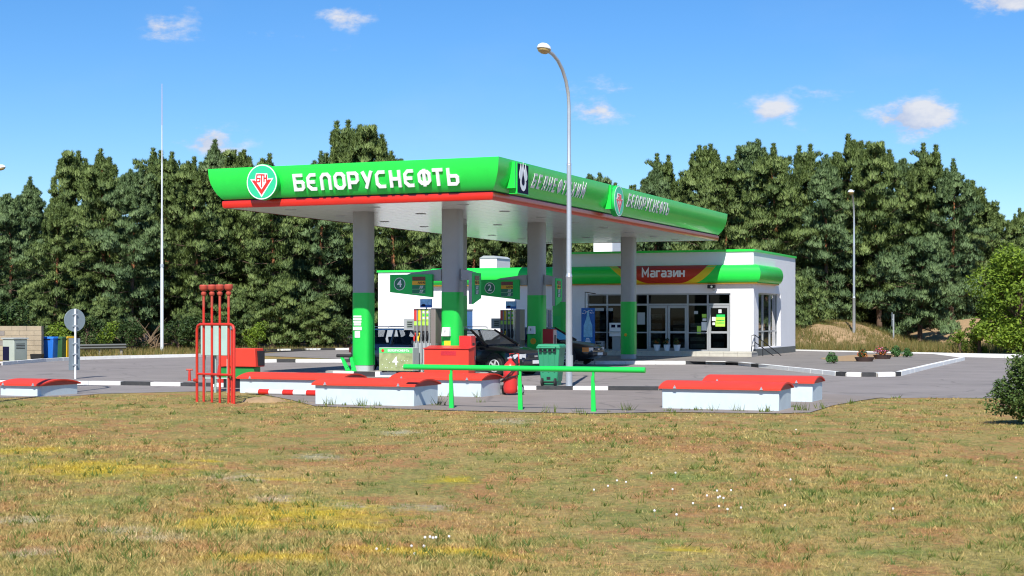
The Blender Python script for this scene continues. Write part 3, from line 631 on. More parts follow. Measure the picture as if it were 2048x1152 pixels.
# glass front
mx_ = [1175, 1215, 1258, 1296, 1376, 1416, 1461]; mu = [Ux(x, BV+.12) for x in mx_]; ztr = 2.28
yv = BV + .12
fr = MB()
for i, u in enumerate(mu): fr.box(u-.035, u+.035, yv-.05, yv+.05, ZF, gzt)
for a, b in zip(mu[:-1], mu[1:]): fr.box(a+.035, b-.035, yv-.05, yv+.05, ztr-.04, ztr+.04); fr.box(a+.035, b-.035, yv-.05, yv+.05, gzt-.06, gzt)
for i in (0, 1, 2, 4): fr.box(mu[i]+.035, mu[i+1]-.035, yv-.05, yv+.05, ZF, ZF+.07); fr.box(mu[i]+.035, mu[i+1]-.035, yv-.045, yv+.045, 1.06, 1.11)
fr.build('window_frame', ALU, sh, smooth=0)
for i, (a, b) in enumerate(zip(mu[:-1], mu[1:])):
    MB().add([(a+.035, yv, ztr+.04), (b-.035, yv, ztr+.04), (b-.035, yv, gzt-.06), (a+.035, yv, gzt-.06)], [(0, 1, 2, 3)]).build('pane', SHOPGLASS, sh)
    if i not in (3, 5): MB().add([(a+.035, yv, ZF+.07), (b-.035, yv, ZF+.07), (b-.035, yv, ztr-.04), (a+.035, yv, ztr-.04)], [(0, 1, 2, 3)]).build('pane', SHOPGLASS, sh)
def door(a, b, z0, z1, y):
    f_ = MB(); f_.box(a, a+.09, y-.04, y+.03, z0, z1); f_.box(b-.09, b, y-.04, y+.03, z0, z1); f_.box(a+.09, b-.09, y-.04, y+.03, z1-.1, z1); f_.box(a+.09, b-.09, y-.04, y+.03, z0, z0+.14); f_.box(a+.09, b-.09, y-.04, y+.03, 1.06, 1.15)
    d = f_.build('door', ALU, sh, smooth=0)
    MB().add([(a+.09, y, z0+.14), (b-.09, y, z0+.14), (b-.09, y, z1-.1), (a+.09, y, z1-.1)], [(0, 1, 2, 3)]).build('door_pane', SHOPGLASS, d); return d
mid = (mu[3]+mu[4])/2
door(mu[3]+.04, mid-.01, ZF, ztr-.05, yv); door(mid+.01, mu[4]-.04, ZF, ztr-.05, yv)
d = door(mu[5]+.04, mu[6]-.04, ZF, ztr-.05, yv-.01)
MB().path([(mu[5]+.16, yv-.06, 1.05), (mu[5]+.16, yv-.1, 1.08), (mu[5]+.16, yv-.1, 1.32), (mu[5]+.16, yv-.06, 1.35)], .015, 8).build('door_handle', CHROME, d)
def poster(x0, x1, y0, y1, m, v=yv-.06, name='poster', par=sh):
    a, b = Ux(x0, v), Ux(x1, v); return MB().box(a, b, v-.004, v, Zy(y1, a, v), Zy(y0, a, v)).build(name, m, par)
for x0, x1, y0, y1, m in ((1431, 1450, 634, 653, LIME), (1433, 1450, 629, 634, SIGN_G), (1437, 1443, 619, 626, WHITE), (1424, 1431, 634, 642, WHITE), (1425, 1430, 645, 650, WHITE), (1432, 1449, 640, 642, SIGN_G), (1432, 1449, 645, 647, SIGN_G)): poster(x0, x1, y0, y1, m)
for x0, x1, y0, y1, m in ((1404, 1413, 628, 635, LIME), (1405, 1413, 637, 642, WHITE), (1403, 1414, 644, 661, WHITE), (1388, 1396, 622, 628, LGREY), (1394, 1402, 652, 668, LIME), (1275, 1290, 625, 649, LGREY), (1190, 1208, 616, 622, LGREY), (1212, 1226, 616, 622, LGREY)): poster(x0, x1, y0, y1, m, yv-.01)
# shop interior
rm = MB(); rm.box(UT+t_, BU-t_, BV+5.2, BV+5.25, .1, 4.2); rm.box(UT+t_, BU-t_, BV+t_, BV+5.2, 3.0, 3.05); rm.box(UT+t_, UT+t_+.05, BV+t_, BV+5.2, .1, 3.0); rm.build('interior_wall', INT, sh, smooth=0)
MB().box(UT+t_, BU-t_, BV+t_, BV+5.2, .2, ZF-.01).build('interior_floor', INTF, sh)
for (x0, x1, dv, z0, z1) in ((1182, 1212, 1.6, ZF, 1.9), (1222, 1250, 2.2, ZF, 1.7), (1300, 1325, 3.4, ZF, 1.9), (1345, 1372, 3.8, ZF, 1.6), (1380, 1412, 1.0, ZF, 1.5), (1425, 1450, 3.5, ZF, 1.8)):
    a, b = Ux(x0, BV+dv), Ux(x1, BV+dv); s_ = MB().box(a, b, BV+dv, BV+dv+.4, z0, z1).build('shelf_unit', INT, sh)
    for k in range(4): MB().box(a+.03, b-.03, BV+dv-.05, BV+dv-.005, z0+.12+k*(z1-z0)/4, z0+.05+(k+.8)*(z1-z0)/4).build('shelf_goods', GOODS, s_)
# right-hand window
sw_ = MB().add([(BU-.195, w0, wzb), (BU-.195, w1, wzb), (BU-.195, w1, wzt), (BU-.195, w0, wzt)], [(0, 1, 2, 3)]).build('side_window', SHOPGLASS, sh)
f_ = MB()
for q in (w0+.03, w0+(w1-w0)*.36, w0+(w1-w0)*.68, w1-.03): f_.box(BU-.22, BU-.15, q-.03, q+.03, wzb, wzt)
f_.box(BU-.21, BU-.16, w0, w1, 1.1, 1.16); f_.box(BU-.21, BU-.16, w0, w1, wzt-.06, wzt); f_.build('window_frame', ALU, sw_, smooth=0)
bl = MB(); bl.box(BU-.6, BU-.55, w0-.4, w1+.3, ZF, 3.0); bl.build('blind', mat('blind', (.16, .16, .13), .8, var=.3, vs=3), sw_)
# stone steps in front of the shop, slab by slab
s0, s1 = Ux(1130, BV-1), Ux(1506, BV-1.0); ns_ = 14
stp = MB().box(s0+.02, s1-.02, BV-1.18, BV-.01, .1, .255).build('step', CONC, sh)
sm_ = MB().box(.006, (s1-s0)/ns_-.006, 0, 1.0, 0, .06).mesh('stone_slab', SLAB, 0); sr_ = MB().box(.006, (s1-s0)/ns_-.006, 0, .03, 0, .135).mesh('riser_slab', SLAB, 0)
for i in range(ns_):
    place(sm_, 'stone_slab', stp, (s0 + i*(s1-s0)/ns_, BV-1.22, .257 + random.uniform(0, .004))); place(sr_, 'riser_slab', stp, (s0 + i*(s1-s0)/ns_, BV-1.215 + random.uniform(-.004, .004), .118))
# handrail at the corner
hr = MB(); hv = BV + .3
for (p, q) in (((BU+.05, BV-.5, .1), (BU+.05, BV-.5, 1.0)), ((BU+.05, BV-.5, 1.0), (BU+.05, BV+.05, 1.0)), ((BU+.05, BV+.05, 1.0), (BU+.9, BV+1.2, .12)), ((BU+.05, BV-.5, .55), (BU+.05, BV+.05, .55)), ((BU+.05, BV+.05, .55), (BU+.05, BV+.05, .1)), ((BU+.3, BV+.4, .1), (BU+.3, BV+.4, .72)), ((BU+.05, BV+.05, 1.0), (BU+.05, BV+.05, .5)), ((BU+.05, BV+.05, .7), (BU+.65, BV+.85, .12))):
    hr.path([p, q], .018, 8)
tag(hr.build('handrail', BLACK), 'thin dark metal handrail at the right corner of the shop', 'handrail').matrix_world = Matrix.Translation(P(0, 0)) @ Matrix.Rotation(-TH, 4, 'Z')
# security camera
cu_ = Ux(1426, BV-.2); sc_t = T('security_camera', 'small dark security camera on the shop wall under the green band', 'camera', cu_, BV, Zy(576, cu_, BV))
MB().path([(0, 0, -.1), (0, -.12, -.06), (0, -.2, .0)], .03, 8).build('bracket', LGREY, sc_t)
b_ = MB().box(-.22, .1, -.32, -.14, -.02, .13).build('housing', BLACK, sc_t, .02); MB().lathe([(.045, 0), (.045, .04)], 12, (-.02, -.32, .05), 'y').build('lens', CHROME, b_)

# ------------------------------------------------------------------ fuel islands
ism = {}
def island(v, lab):
    t = MB().prism([(-6.1, v-.62), (-1.9, v-.62), (-1.55, v-.45), (-1.4, v), (-1.55, v+.45), (-1.9, v+.62), (-6.1, v+.62), (-6.45, v+.45), (-6.6, v), (-6.45, v-.45)], 0, .145, 'z').build('fuel_island', CONC)
    t.matrix_world = Matrix.Translation(P(0, 0)) @ Matrix.Rotation(-TH, 4, 'Z'); tag(t, lab, 'island', 'raised islands under the canopy')
    for k in range(6):
        me = ism.setdefault(k % 2, MB().box(.005, .69, -.01, .08, -.0, .152).mesh('kerb_stone', KW if k % 2 == 0 else KB, 0))
        place(me, 'kerb_stone', t, (-6.1 + k*.7, v-.63, .0)); place(me, 'kerb_stone', t, (-6.1 + k*.7, v+.545, .0))
island(2.97, 'raised kerbed island carrying the nearest fuel dispenser'); island(9.75, 'raised kerbed island carrying the farther fuel dispenser')

TEAL = mat('sign_teal', (.008, .16, .08), .4)
def price_rows(par, ax, x0, x1, yy, zs, s=1.):
    """rows of a price board; ax 'f' faces -v, 'r' faces +u"""
    for k, (m, tx, tm) in enumerate(((LED, None, None), (ORANGE, 'АИ-92', BLACK), (TEAL, 'ДТ', LETTER), (TEAL, 'ДТ', LETTER))):
        z1 = zs - k*.125*s; z0 = z1 - .112*s
        if ax == 'f': q = MB().box(x0, x1, yy-.008, yy, z0, z1).build('price_row', m, par)
        else: q = MB().box(yy, yy+.008, x0, x1, z0, z1).build('price_row', m, par)
        if k > 1 and ax == 'f':
            b_ = MB()
            for za, zb in ((z0, z0+.004), ): b_.box(x0, x1, yy-.01, yy-.008, za, zb)
            b_.build('row_line', LETTER, q, smooth=0)
        if tx:
            if ax == 'f': text('price_text', tx, .088*s, tm, q, (x1 - .12*s, yy-.011, (z0+z1)/2), ext=.002, bold=.002)
            else: text('price_text', tx, .1*s, tm, q, (yy+.011, (x0+x1)/2, (z0+z1)/2), (R(90), 0, R(90)), ext=.002, bold=.002)
def price_sign(u, v, num, label):
    s = T('price_sign', label, 'price sign', u, v, 0, 0, 'price signs on the columns')
    # reference pixel geometry of the nearest one, relative to its column
    v0 = 3.02 - .22; X = lambda x: Ux(x, v0) + 2.53; Zz = lambda y, x: Zy(y, Ux(x, v0), v0)
    xl, xr = X(781), X(865)
    MB().prism([(X(806), Zz(551, 806)), (X(820), Zz(545.5, 820)), (X(850), Zz(541, 850)), (-.3, Zz(537.5, 880)), (-.3, Zz(561.5, 880)), (X(806), Zz(563, 806))], -.13, .0).build('arm', GREY, s, .01)
    zt = Zz(549, 823)
    p = MB().prism([(xl, zt), (xr, zt), (xr, Zz(594.5, 865)), (xl, Zz(584.5, 781))], -.26, -.14).build('panel', SIGN_G, s, .006)
    cx, cz = X(800.5), Zz(568, 800)
    MB().lathe([(.185, .26), (.185, .264)], 28, (cx, 0, cz), 'y').build('number_ring', LETTER, p)
    MB().lathe([(.165, .264), (.165, .268)], 28, (cx, 0, cz), 'y').build('number_field', mat('sign_teal', (.008, .16, .08), .4), p)
    text('number', num, .3, LETTER, p, (cx, -.271, cz), ext=.003, bold=.004)
    price_rows(p, 'f', X(826), X(852), -.262, Zz(553.5, 838))
    # second board, end-on to us
    q0 = X(943)
    MB().prism([(.3, Zz(537, 925)), (X(935), Zz(541, 935)), (q0+.12, Zz(546, 950)), (q0+.12, Zz(560, 950)), (.3, Zz(560, 925))], -.1, .04).build('arm', GREY, s, .01)
    zt2 = Zz(546, 950)
    MB().prism([(-.42, zt2), (.15, zt2), (.15, zt2-.72), (-.42, zt2-.9)], q0, q0+.11, 'x').build('panel_casing', GREY, s)
    p2 = MB().prism([(-.43, zt2+.004), (.16, zt2+.004), (.16, zt2-.72), (-.43, zt2-.9)], q0+.11, q0+.14, 'x').build('panel', SIGN_G, s)
    price_rows(p2, 'r', -.3, .0, q0+.142, zt2-.08, 1.1)
price_sign(-2.53, 3.02, '4', 'green two-board price sign on the front column, marked with digit four')
price_sign(-2.53, 9.75, '2', 'green two-board price sign on the middle column, marked with digit two')

def dispenser(u, v, label):
    s = T('fuel_dispenser', label, 'fuel pump', u, v, .145, 0, 'fuel dispensers on the islands')
    MB().box(-.36, .36, -.22, .22, 0, .85).build('lower_cabinet', LGREY, s, .01)
    b = MB().box(-.36, .2, -.2, .2, .85, 1.84).build('hose_tower', mat('pump_grey', (.16, .15, .14), .45, var=.05), s, .01)
    MB().box(.2, .36, -.24, .24, .0, 1.86).build('side_column', mat('pump_side', (.2, .17, .15), .4, var=.05), s, .02)
    MB().box(.13, .198, -.235, -.205, .86, 1.84).build('steel_strip', CHROME, s)
    cols = [FIRE, YELLOW, LIME, LIME]
    for k in range(4):
        x = -.335 + k*.13
        lab_ = MB().box(x, x+.085, -.212, -.2, 1.5, 1.82).build('fuel_label', cols[k], b)
        if k > 1:
            for q in range(3): MB().box(x+.012, x+.07, -.216, -.212, 1.55+q*.085, 1.6+q*.085).build('label_mark', SIGN_G if q % 2 else LETTER, lab_)
        MB().box(x, x+.085, -.214, -.2, 1.36, 1.48).build('lime_label', LIME, b)
        MB().box(x+.088, x+.124, -.24, -.2, .86, 1.83).build('hose_guide', BLACK, b)
        MB().box(x, x+.085, -.206, -.2, .92, 1.2).build('holster', BLACK, b)
        n = MB().path([(x+.06, -.25, 1.14), (x+.035, -.29, 1.0), (x+.03, -.27, .9)], [.022, .03, .022], 8).build('nozzle', [FIRE, YELLOW, BLACK, BLACK][k], s)
        MB().path([(x+.06, -.24, 1.16), (x+.05, -.3, 1.08), (x+.04, -.28, .95)], .012, 6).build('trigger_guard', BLACK, n)
        MB().path([(x+.03, -.27, .9), (x+.03, -.3, .6), (x+.035, -.32, .3), (x+.05, -.3, .12), (x+.09, -.3, .08), (x+.105, -.27, .3), (x+.105, -.24, .9), (x+.105, -.235, 1.8)], .017, 7).build('hose', mat('hose_grey', (.3, .32, .33), .5), s)
    d = MB().box(-.72, -.36, -.12, .1, 1.22, 1.56).build('display', GREY, s, .01)
    MB().box(-.62, -.42, -.127, -.12, 1.28, 1.5).build('display_screen', mat('lcd', (.2, .23, .2), .3), d)
    for k in range(3): MB().box(-.6, -.44, -.131, -.127, 1.31+k*.065, 1.335+k*.065).build('display_line', BLACK, d)
    t = MB().box(-.19, .18, -.12, -.08, 1.88, 2.13).build('top_card', BANNER, s)
    MB().box(-.185, .175, -.124, -.12, 1.96, 2.12).build('card_picture', mat('card_sky', (.25, .5, .75), .4, var=.4, vs=14), t); MB().lathe([(.07, .124), (.07, .128)], 14, (-.08, 0, 1.95), 'y', 1, .5).build('card_mark', NAVY, t)
    mbp = MB().box(-.02, .01, -.09, -.06, 1.84, 1.88); mbp.build('card_stand', STEEL, s)
    return s
dispenser(Ux(849, 2.75), 2.97, 'grey fuel dispenser with four coloured hoses beside the red fire box'); dispenser(Ux(1019, 9.5), 9.75, 'grey fuel dispenser in shade, left of the column numbered 2')

# service box with a picture front and the number 4
u0, u1 = Ux(758, 2.2), Ux(826, 2.2); s = T('service_box', 'low box with a meadow picture and a white number 4', 'box', u0, 2.2, .145)
W_ = u1-u0; MB().box(0, W_, 0, .4, .04, .72).build('body', LGREY, s, .01)
pf = MB().box(.01, W_-.01, -.008, 0, .05, .71).build('picture_front', mat('meadow_print', (.3, .34, .16), .45, var=.35, vs=6), s)
MB().box(.01, W_-.01, -.012, -.008, .56, .71).build('green_header', mat('print_green', (.12, .55, .15), .45, var=.12, vs=8), pf)
MB().lathe([(.045, .012), (.045, .016)], 16, (.13, 0, .63), 'y').build('header_mark', RED, pf)
text('header_text', 'БЕЛОРУСНЕФТЬ', .085, LETTER, pf, (W_*.58, -.014, .63), ext=.001, bold=.002)
text('number', '4', .34, LETTER, pf, (W_*.48, -.011, .32), ext=.002, bold=.006)
rr = random.Random(4); mb = MB()
for k in range(14): mb.lathe([(.012, .008), (.012, .011)], 7, (rr.uniform(.05, W_-.1), 0, rr.uniform(.1, .4)), 'y')
mb.build('daisy_print', LETTER, pf)
for xx in (.06, W_-.1): bx('foot', BLACK, s, xx, xx+.05, .05, .3, 0, .04)

# red fire cabinets
def tall_cab(u, v, z, lab, m, peeled=False):
    s = T('fire_cabinet', lab, 'fire cabinet', u, v, z, 0, 'tall red fire cabinets')
    MB().box(0, .36, 0, .34, .06, 1.22).build('body', m, s, .012)
    d = MB().box(.36, .37, .03, .31, .1, 1.18).build('side_door', PEELED if peeled else m, s)
    MB().box(.37, .376, .1, .24, .5, 1.02).build('door_window', BLACK, d); MB().box(.37, .385, .26, .28, .55, .65).build('door_handle', STEEL, d)
    MB().box(.03, .33, .03, .31, 0, .06).build('plinth', BLACK, s)
tall_cab(Ux(918, 1.75), 1.75, .0, 'tall bright red fire cabinet standing behind the red sand box', FIRE)
tall_cab(Ux(1085, 8.7), 8.7, .145, 'tall dark red fire cabinet with peeling side beside the far column', mat('fire_red_dark', (.4, .02, .018), .45, var=.08), True)
u0, u1 = Ux(848, 1.3), Ux(937, 1.3); s = T('sand_box', 'wide red steel fire sand box in front of the second column', 'fire box', u0, 1.3, 0)
W_ = u1-u0; MB().prism([(0, .05), (.42, .05), (.42, .92), (.1, .86), (0, .86)], 0, W_, 'x').build('body', LIDRED, s, .012)
MB().prism([(-.03, .86), (.1, .865), (.44, .925), (.44, .945), (.1, .885), (-.03, .88)], -.02, W_+.02, 'x').build('lid', FIRE, s)
bx('stencil', mat('stencil_red', (.5, .02, .03), .5, var=.2, vs=30), s, W_*.38, W_*.72, -.004, 0, .68, .8); bx('skid', BLACK, s, .06, W_-.06, .05, .38, 0, .05)

# wheeled extinguishers
def extinguisher(loc, sc_, lab):
    s = thing('wheeled_extinguisher', lab, 'fire extinguisher', loc, -TH, 'wheeled fire extinguishers'); s.scale = (sc_,)*3
    MB().lathe([(.0, .04), (.12, .05), (.15, .09), (.155, .15), (.155, .58), (.14, .66), (.08, .73), (.04, .76), (.04, .8)], 24).build('cylinder', FIRE, s)
    v = MB().path([(-.06, 0, .8), (.07, 0, .82)], .025, 8).path([(0, 0, .79), (0, 0, .86)], .02, 8).build('valve', STEEL, s); MB().path([(-.02, -.02, .87), (.12, -.04, .9), (.2, -.06, .95)], .014, 6).build('lever', BLACK, v)
    MB().path([(.06, -.04, .82), (.2, -.1, .7), (.1, -.19, .52), (-.1, -.2, .34), (-.19, -.08, .3), (-.1, .14, .33), (.13, .14, .4), (.19, -.06, .44), (.05, -.19, .4), (-.15, -.16, .3)], .016, 7).build('hose', RUBBER, s)
    MB().path([(-.13, .17, .08), (-.13, .2, .5), (-.1, .22, .9), (.1, .22, .9), (.13, .2, .5), (.13, .17, .08)], .014, 7).build('trolley_frame', RED, s)
    for sx in (-1, 1):
        w_ = MB().lathe([(.1, 0), (.12, .01), (.12, .04), (.1, .05)], 18, (sx*.2 - .025, .14, .12), 'x').build('wheel', RUBBER, s); MB().lathe([(.06, -.004), (.06, .054)], 12, (sx*.2 - .025, .14, .12), 'x').build('hub', LGREY, w_)
extinguisher(G(1021, 791, 0), 1.03, 'large red wheeled fire extinguisher beside the green rail'); extinguisher(P(*UV(G(812, 748, .0)), 0), .9, 'smaller red wheeled extinguisher in front of the number 4 box')

# ------------------------------------------------------------------ guard rail and bumper
rl = T('guard_rail', 'bright green tubular guard rail on three posts at the meadow edge', 'guard rail', 3.77, -10.83)
MB().path([(-1.0, 0, .785), (3.87, 0, .785)], .052, 16).build('rail', mat('rail_green', (.012, .56, .08), .35, var=.04, coat=.2), rl)
RG = MATS['rail_green']
for x in (0, 1.42, 2.87):
    p = MB().box(-.03, .03, -.035, .0, -.02, .66).build('post', RG, rl); p.location = (x, 0, 0)
    MB().prism([(-.0, 0), (.1, 0), (.1, .05), (.025, .6), (.0, .62)], .0, .02, 'x').build('gusset', RG, p); MB().prism([(.03, -.02), (.06, -.02), (.04, .52), (.03, .56)], -.03, -.01, 'y').build('side_gusset', RG, p)
    MB().path([(0, 0, .6), (0, 0, .75)], .027, 12).build('saddle', RG, p); MB().box(-.09, .14, -.09, .22, -.012, .006).build('foot_plate', RG, p)
bu = T('bumper_guard', 'black bumper beam on green legs beside the nearest column', 'bumper', Ux(690, 2.6), 2.6, .0)
MB().path([(-.27, 0, .6), (.22, 0, .6)], .05, 12).build('beam', RUBBER, bu)
for sx, x1 in ((-.12, .12), (.2, .3)):
    l_ = MB().prism([(sx-.04, .57), (sx+.05, .57), (x1+.1, .1), (x1-.06, .1)], -.02, .02).build('leg', RG, bu)
    MB().lathe([(.012, .02), (.012, .024)], 8, (x1*.8, 0, .25), 'y').build('bolt', BLACK, l_)

# ------------------------------------------------------------------ tank hatches
def hatch(loc, ln, dp, hgt, lab, rise=.105, seam=None):
    hgt += .035; s = thing('tank_hatch', lab, 'hatch box', loc, -TH, 'white tank hatches with red lids')
    MB().box(0, ln, 0, dp, -.02, hgt-.05).build('box', HATCH, s, .012)
    n = 12; o = .06; ar = lambda k, e=0.: (-o + (dp+2*o)*k/n, hgt - .035 + e + rise*math.sin(math.pi*(k/n))**.8)
    top = [ar(k) for k in range(n+1)]; bot = [(p[0], p[1]-.03) for p in top]
    l_ = MB().prism(top + bot[::-1], -.05, ln+.05, 'x').build('lid', LIDRED, s)
    MB().prism([(-o-.004, hgt-.068), (-o+.012, hgt-.068), (-o+.012, hgt-.03), (-o-.004, hgt-.03)], -.05, ln+.05, 'x').build('lid_lip', LIDRED, l_)
    MB().prism([ar(k, -.032) for k in range(n+1)], ln-.0, ln+.02, 'x').build('lid_end', FADED, l_); MB().prism([ar(k, -.032) for k in range(n+1)], -.02, 0, 'x').build('lid_end', FADED, l_)
    for x in (ln*.12, ln*.86): MB().prism([(x-.03, hgt-.06), (x+.03, hgt-.06), (x, hgt-.0)], -o-.03, -o-.005).build('lid_latch', STEEL, l_)
    return s
def fr_left(xr, yr, ln): p = G(xr, yr); return p - Vector((CT, -ST, 0))*ln
hatch(fr_left(828, 813.5, 2.2), 2.2, 1.1, .42, 'white tank hatch with red arched lid nearest the middle of the meadow edge')
hatch(fr_left(682, 790, 2.65), 2.65, 1.1, .36, 'long low white tank hatch with red lid behind the striped pole')
hatch(fr_left(962, 795, 2.15), 2.15, 1.1, .4, 'white tank hatch with red lid beside the wheeled fire extinguisher')
hatch(fr_left(1558, 823, 2.25), 2.25, 1.05, .42, 'front one of the two white red-lidded tank hatches on the right')
hatch(fr_left(1625, 805, 2.25), 2.25, 1.05, .42, 'rear one of the two white red-lidded tank hatches on the right')
hatch(fr_left(82, 793, 1.12), 1.12, 1.25, .26, 'small low white hatch with orange-red lid at the left edge', .1)

# ------------------------------------------------------------------ red vent pipes and cabinet
a, b = G(394, 804), G(468, 808); L_ = (b-a).length; rz = math.atan2((b-a).y, (b-a).x)
vp = thing('vent_pipe_rack', 'rack of four red tank vent pipes with capped tops in the meadow', 'vent pipes', a, rz)
z1 = 1.6
MB().path([(0, 0, -.05), (0, 0, z1-.1), (.03, 0, z1-.03), (.1, 0, z1), (L_-.1, 0, z1), (L_-.03, 0, z1-.03), (L_, 0, z1-.1), (L_, 0, -.05)], .029, 12).build('frame', PIPERED, vp)
MB().path([(.03, 0, .58), (L_-.03, 0, .58)], .026, 10).build('crossbar', PIPERED, vp)
for k, x in enumerate((.14, .36, .57, .8)):
    x = x*L_/.98
    p = MB().path([(x, .04, -.05), (x, .04, 1.95)], .026, 12).build('pipe', PIPERED, vp)
    MB().path([(x, .04, 1.95), (x, .04, 2.24)], .027, 12).build('faded_pipe_top', FADED, p)
    MB().lathe([(.03, 2.18), (.05, 2.2), (.055, 2.22), (.055, 2.245), (.04, 2.26), (.04, 2.28), (.07, 2.3), (.088, 2.33), (.09, 2.39), (.075, 2.41), (.0, 2.415)], 16, (x, .04, 0)).build('vent_cap', FADED, p)
MB().path([(L_*.86, .08, -.05), (L_*.86, .08, 1.5)], .025, 10).build('pipe', PIPERED, vp)
hw = MB().path([(L_*.05-.12, -.02, .45), (L_*.05-.02, -.03, .45)], .035, 10).build('side_valve', PIPERED, vp)
cb = thing('control_cabinet', 'pale sage green control cabinet on legs behind the red pipes', 'cabinet', G(401, 785), -TH)
w_ = .72; MB().box(0, w_, 0, .25, .86, 1.56).build('body', SAGE, cb, .012)
for x in (.03, w_*.45, w_-.06): bx('leg', SAGE, cb, x, x+.035, .08, .12, 0, .86)
bx('leg_brace', SAGE, cb, .065, w_-.06, .085, .115, .32, .35); bx('door_edge', LGREY, cb, w_*.52, w_*.525, -.004, 0, .9, 1.52); MB().path([(w_*.47, .02, .2), (w_*.47, .02, .86)], .02, 8).build('cable_conduit', BLACK, cb)
bk = thing('fire_bucket', 'red cone-shaped fire bucket standing behind the vent pipe rack', 'bucket', G(444, 770), 0)
MB().lathe([(.0, 0), (.09, 0), (.1, .02), (.12, .1), (.13, .3), (.1, .5), (.08, .56), (.0, .57)], 18).build('body', FIRE, bk); MB().path([(-.1, 0, .5), (-.05, -.02, .62), (.05, -.02, .62), (.1, 0, .5)], .008, 6).build('handle', STEEL, bk)
fb = T('fire_equipment_box', 'red hooded and green based fire equipment box behind the vent pipes', 'fire box', *UV(G(440, 776)))
w_ = 1.02; MB().box(.06, w_-.1, .06, .3, 0, .24).build('plinth', BLACK, fb); MB().box(.0, w_-.06, .0, .32, .24, .52).build('green_base', mat('base_green', (.02, .24, .04), .5, var=.1), fb, .01)
MB().prism([(-.02, .53), (w_+.04, .53), (w_-.0, .98), (.06, .98)], -.05, .36).build('red_hood', LIDRED, fb, .015)
MB().box(w_+.0, w_+.06, .05, .32, .56, .92).build('side_hatch', BLACK, fb)
hy = thing('hydrant', 'small red tee-shaped hydrant on the asphalt near the vent pipes', 'hydrant', G(379, 762), 0)
MB().path([(0, 0, 0), (0, 0, .3)], [.045, .03], 10).build('stem', PIPERED, hy); MB().path([(-.09, 0, .31), (.09, 0, .31)], .025, 8).build('handwheel', FADED, hy); MB().lathe([(.06, 0), (.06, .02)], 12).build('flange', PIPERED, hy)
a, b = G(492, 789), G(650, 793); L_ = (b-a).length; sp_ = thing('striped_pole', 'red and white striped barrier pole lying in front of a hatch', 'pole', a + Vector((0, 0, .07)), math.atan2((b-a).y, (b-a).x))
MB().path([(.12, 0, .0), (L_, 0, .0)], .062, 14).build('tube', WHITE, sp_); MB().lathe([(.02, -.02), (.05, .02), (.062, .13)], 14, ax='x').build('tapered_tip', WHITE, sp_)
for x in (.36, 1.0, 1.62): MB().path([(x, 0, 0), (x+.28, 0, 0)], .0645, 14, False).build('red_stripe', RED, sp_)
for x in (.3, 1.5): bx('support', BLACK, sp_, x, x+.06, -.05, .05, -.07, -.055)

# ------------------------------------------------------------------ green wheeled bin
wb = T('wheeled_bin', 'green plastic wheeled rubbish bin beside the tall lamp post', 'bin', *UV(G(1103, 771)), 0, R(6))
MB().frustum((-.22, .22, -.25, .25), (-.29, .29, -.33, .33), .1, .98).build('body', BIN, wb, .03)
MB().box(-.31, .31, -.35, .35, .95, 1.0).build('rim', BIN, wb, .01); l_ = MB().frustum((-.31, .31, -.35, .37), (-.27, .27, -.3, .33), 1.0, 1.06).build('lid', BIN, wb, .02)
MB().path([(-.2, -.35, 1.0), (-.2, -.43, .97), (.2, -.43, .97), (.2, -.35, 1.0)], .014, 8).build('handle', BIN, wb)
for x in (-.2, -.08, .05, .17): MB().box(x-.04, x+.04, -.375, -.33, .86, .94).build('hinge_lug', BLACK, wb)
for x in (-.15, 0, .15): MB().prism([(-.29, .35), (-.345, .93), (-.31, .93), (-.26, .35)], x-.012, x+.012, 'x').build('rib', BIN, wb)
for sx in (-1, 1):
    w_ = MB().lathe([(.08, 0), (.1, .01), (.1, .05), (.08, .06)], 18, (sx*.17-.03, -.27, .1), 'x').build('wheel', RUBBER, wb); MB().lathe([(.05, -.003), (.05, .063)], 12, (sx*.17-.03, -.27, .1), 'x').build('hub', BLACK, w_)
bx('base', BIN, wb, -.2, .2, -.2, .22, 0, .11); MB().path([(-.2, -.27, .1), (.2, -.27, .1)], .015, 8).build('axle', BLACK, wb); bx('foot_recess', BLACK, wb, -.06, .04, -.262, -.25, .16, .26)

# ------------------------------------------------------------------ lamps and mast
def lamp(loc, rz, lab, arm=1.05):
    s = thing('street_lamp', lab, 'street lamp', loc, rz, 'curved grey street lamps')
    MB().path([(0, 0, 0), (0, 0, 2.75), (0, 0, 2.76), (0, 0, 2.86)], [.085, .078, .085, .06], 16).build('lower_pole', STEEL, s); MB().path([(0, 0, 2.8), (0, 0, 5.6)], [.064, .058], 16).build('middle_pole', STEEL, s)
    bx('service_door', LGREY, s, -.04, .04, -.092, -.07, .5, .8); MB().box(-.14, .14, -.14, .14, 0, .02).build('foot_plate', STEEL, s)
    MB().path([(0, 0, 5.55), (0, 0, 5.6), (0, 0, 7.0)] + [(-arm*(1-math.cos(t))*1.05, 0, 7.0 + 1.25*math.sin(t)) for t in [R(k) for k in (15, 30, 45, 60, 75, 88)]], [.064, .048] + [.044]*7, 14).build('curved_arm', STEEL, s)
    h = MB().lathe([(.02, .17), (.12, .15), (.19, .09), (.22, .0), (.21, -.02)], 20, sx=1.3).build('lamp_head', WHITE, s); h.location = (-arm*1.05-.12, 0, 8.27); h.rotation_euler = (0, R(8), 0); h.scale = (.75, .75, .8)
    MB().lathe([(.2, -.02), (.18, -.08), (.11, -.13), (.02, -.15)], 20, sx=1.25).build('glass_bowl', LAMPG, h); MB().path([(.2, 0, .02), (.42, 0, -.0)], .05, 10).build('neck', GREY, h)
    return s
p0 = G(1138, 774)
lamp(p0, R(58), 'tall curved street lamp rising in front of the canopy beside the green bin')
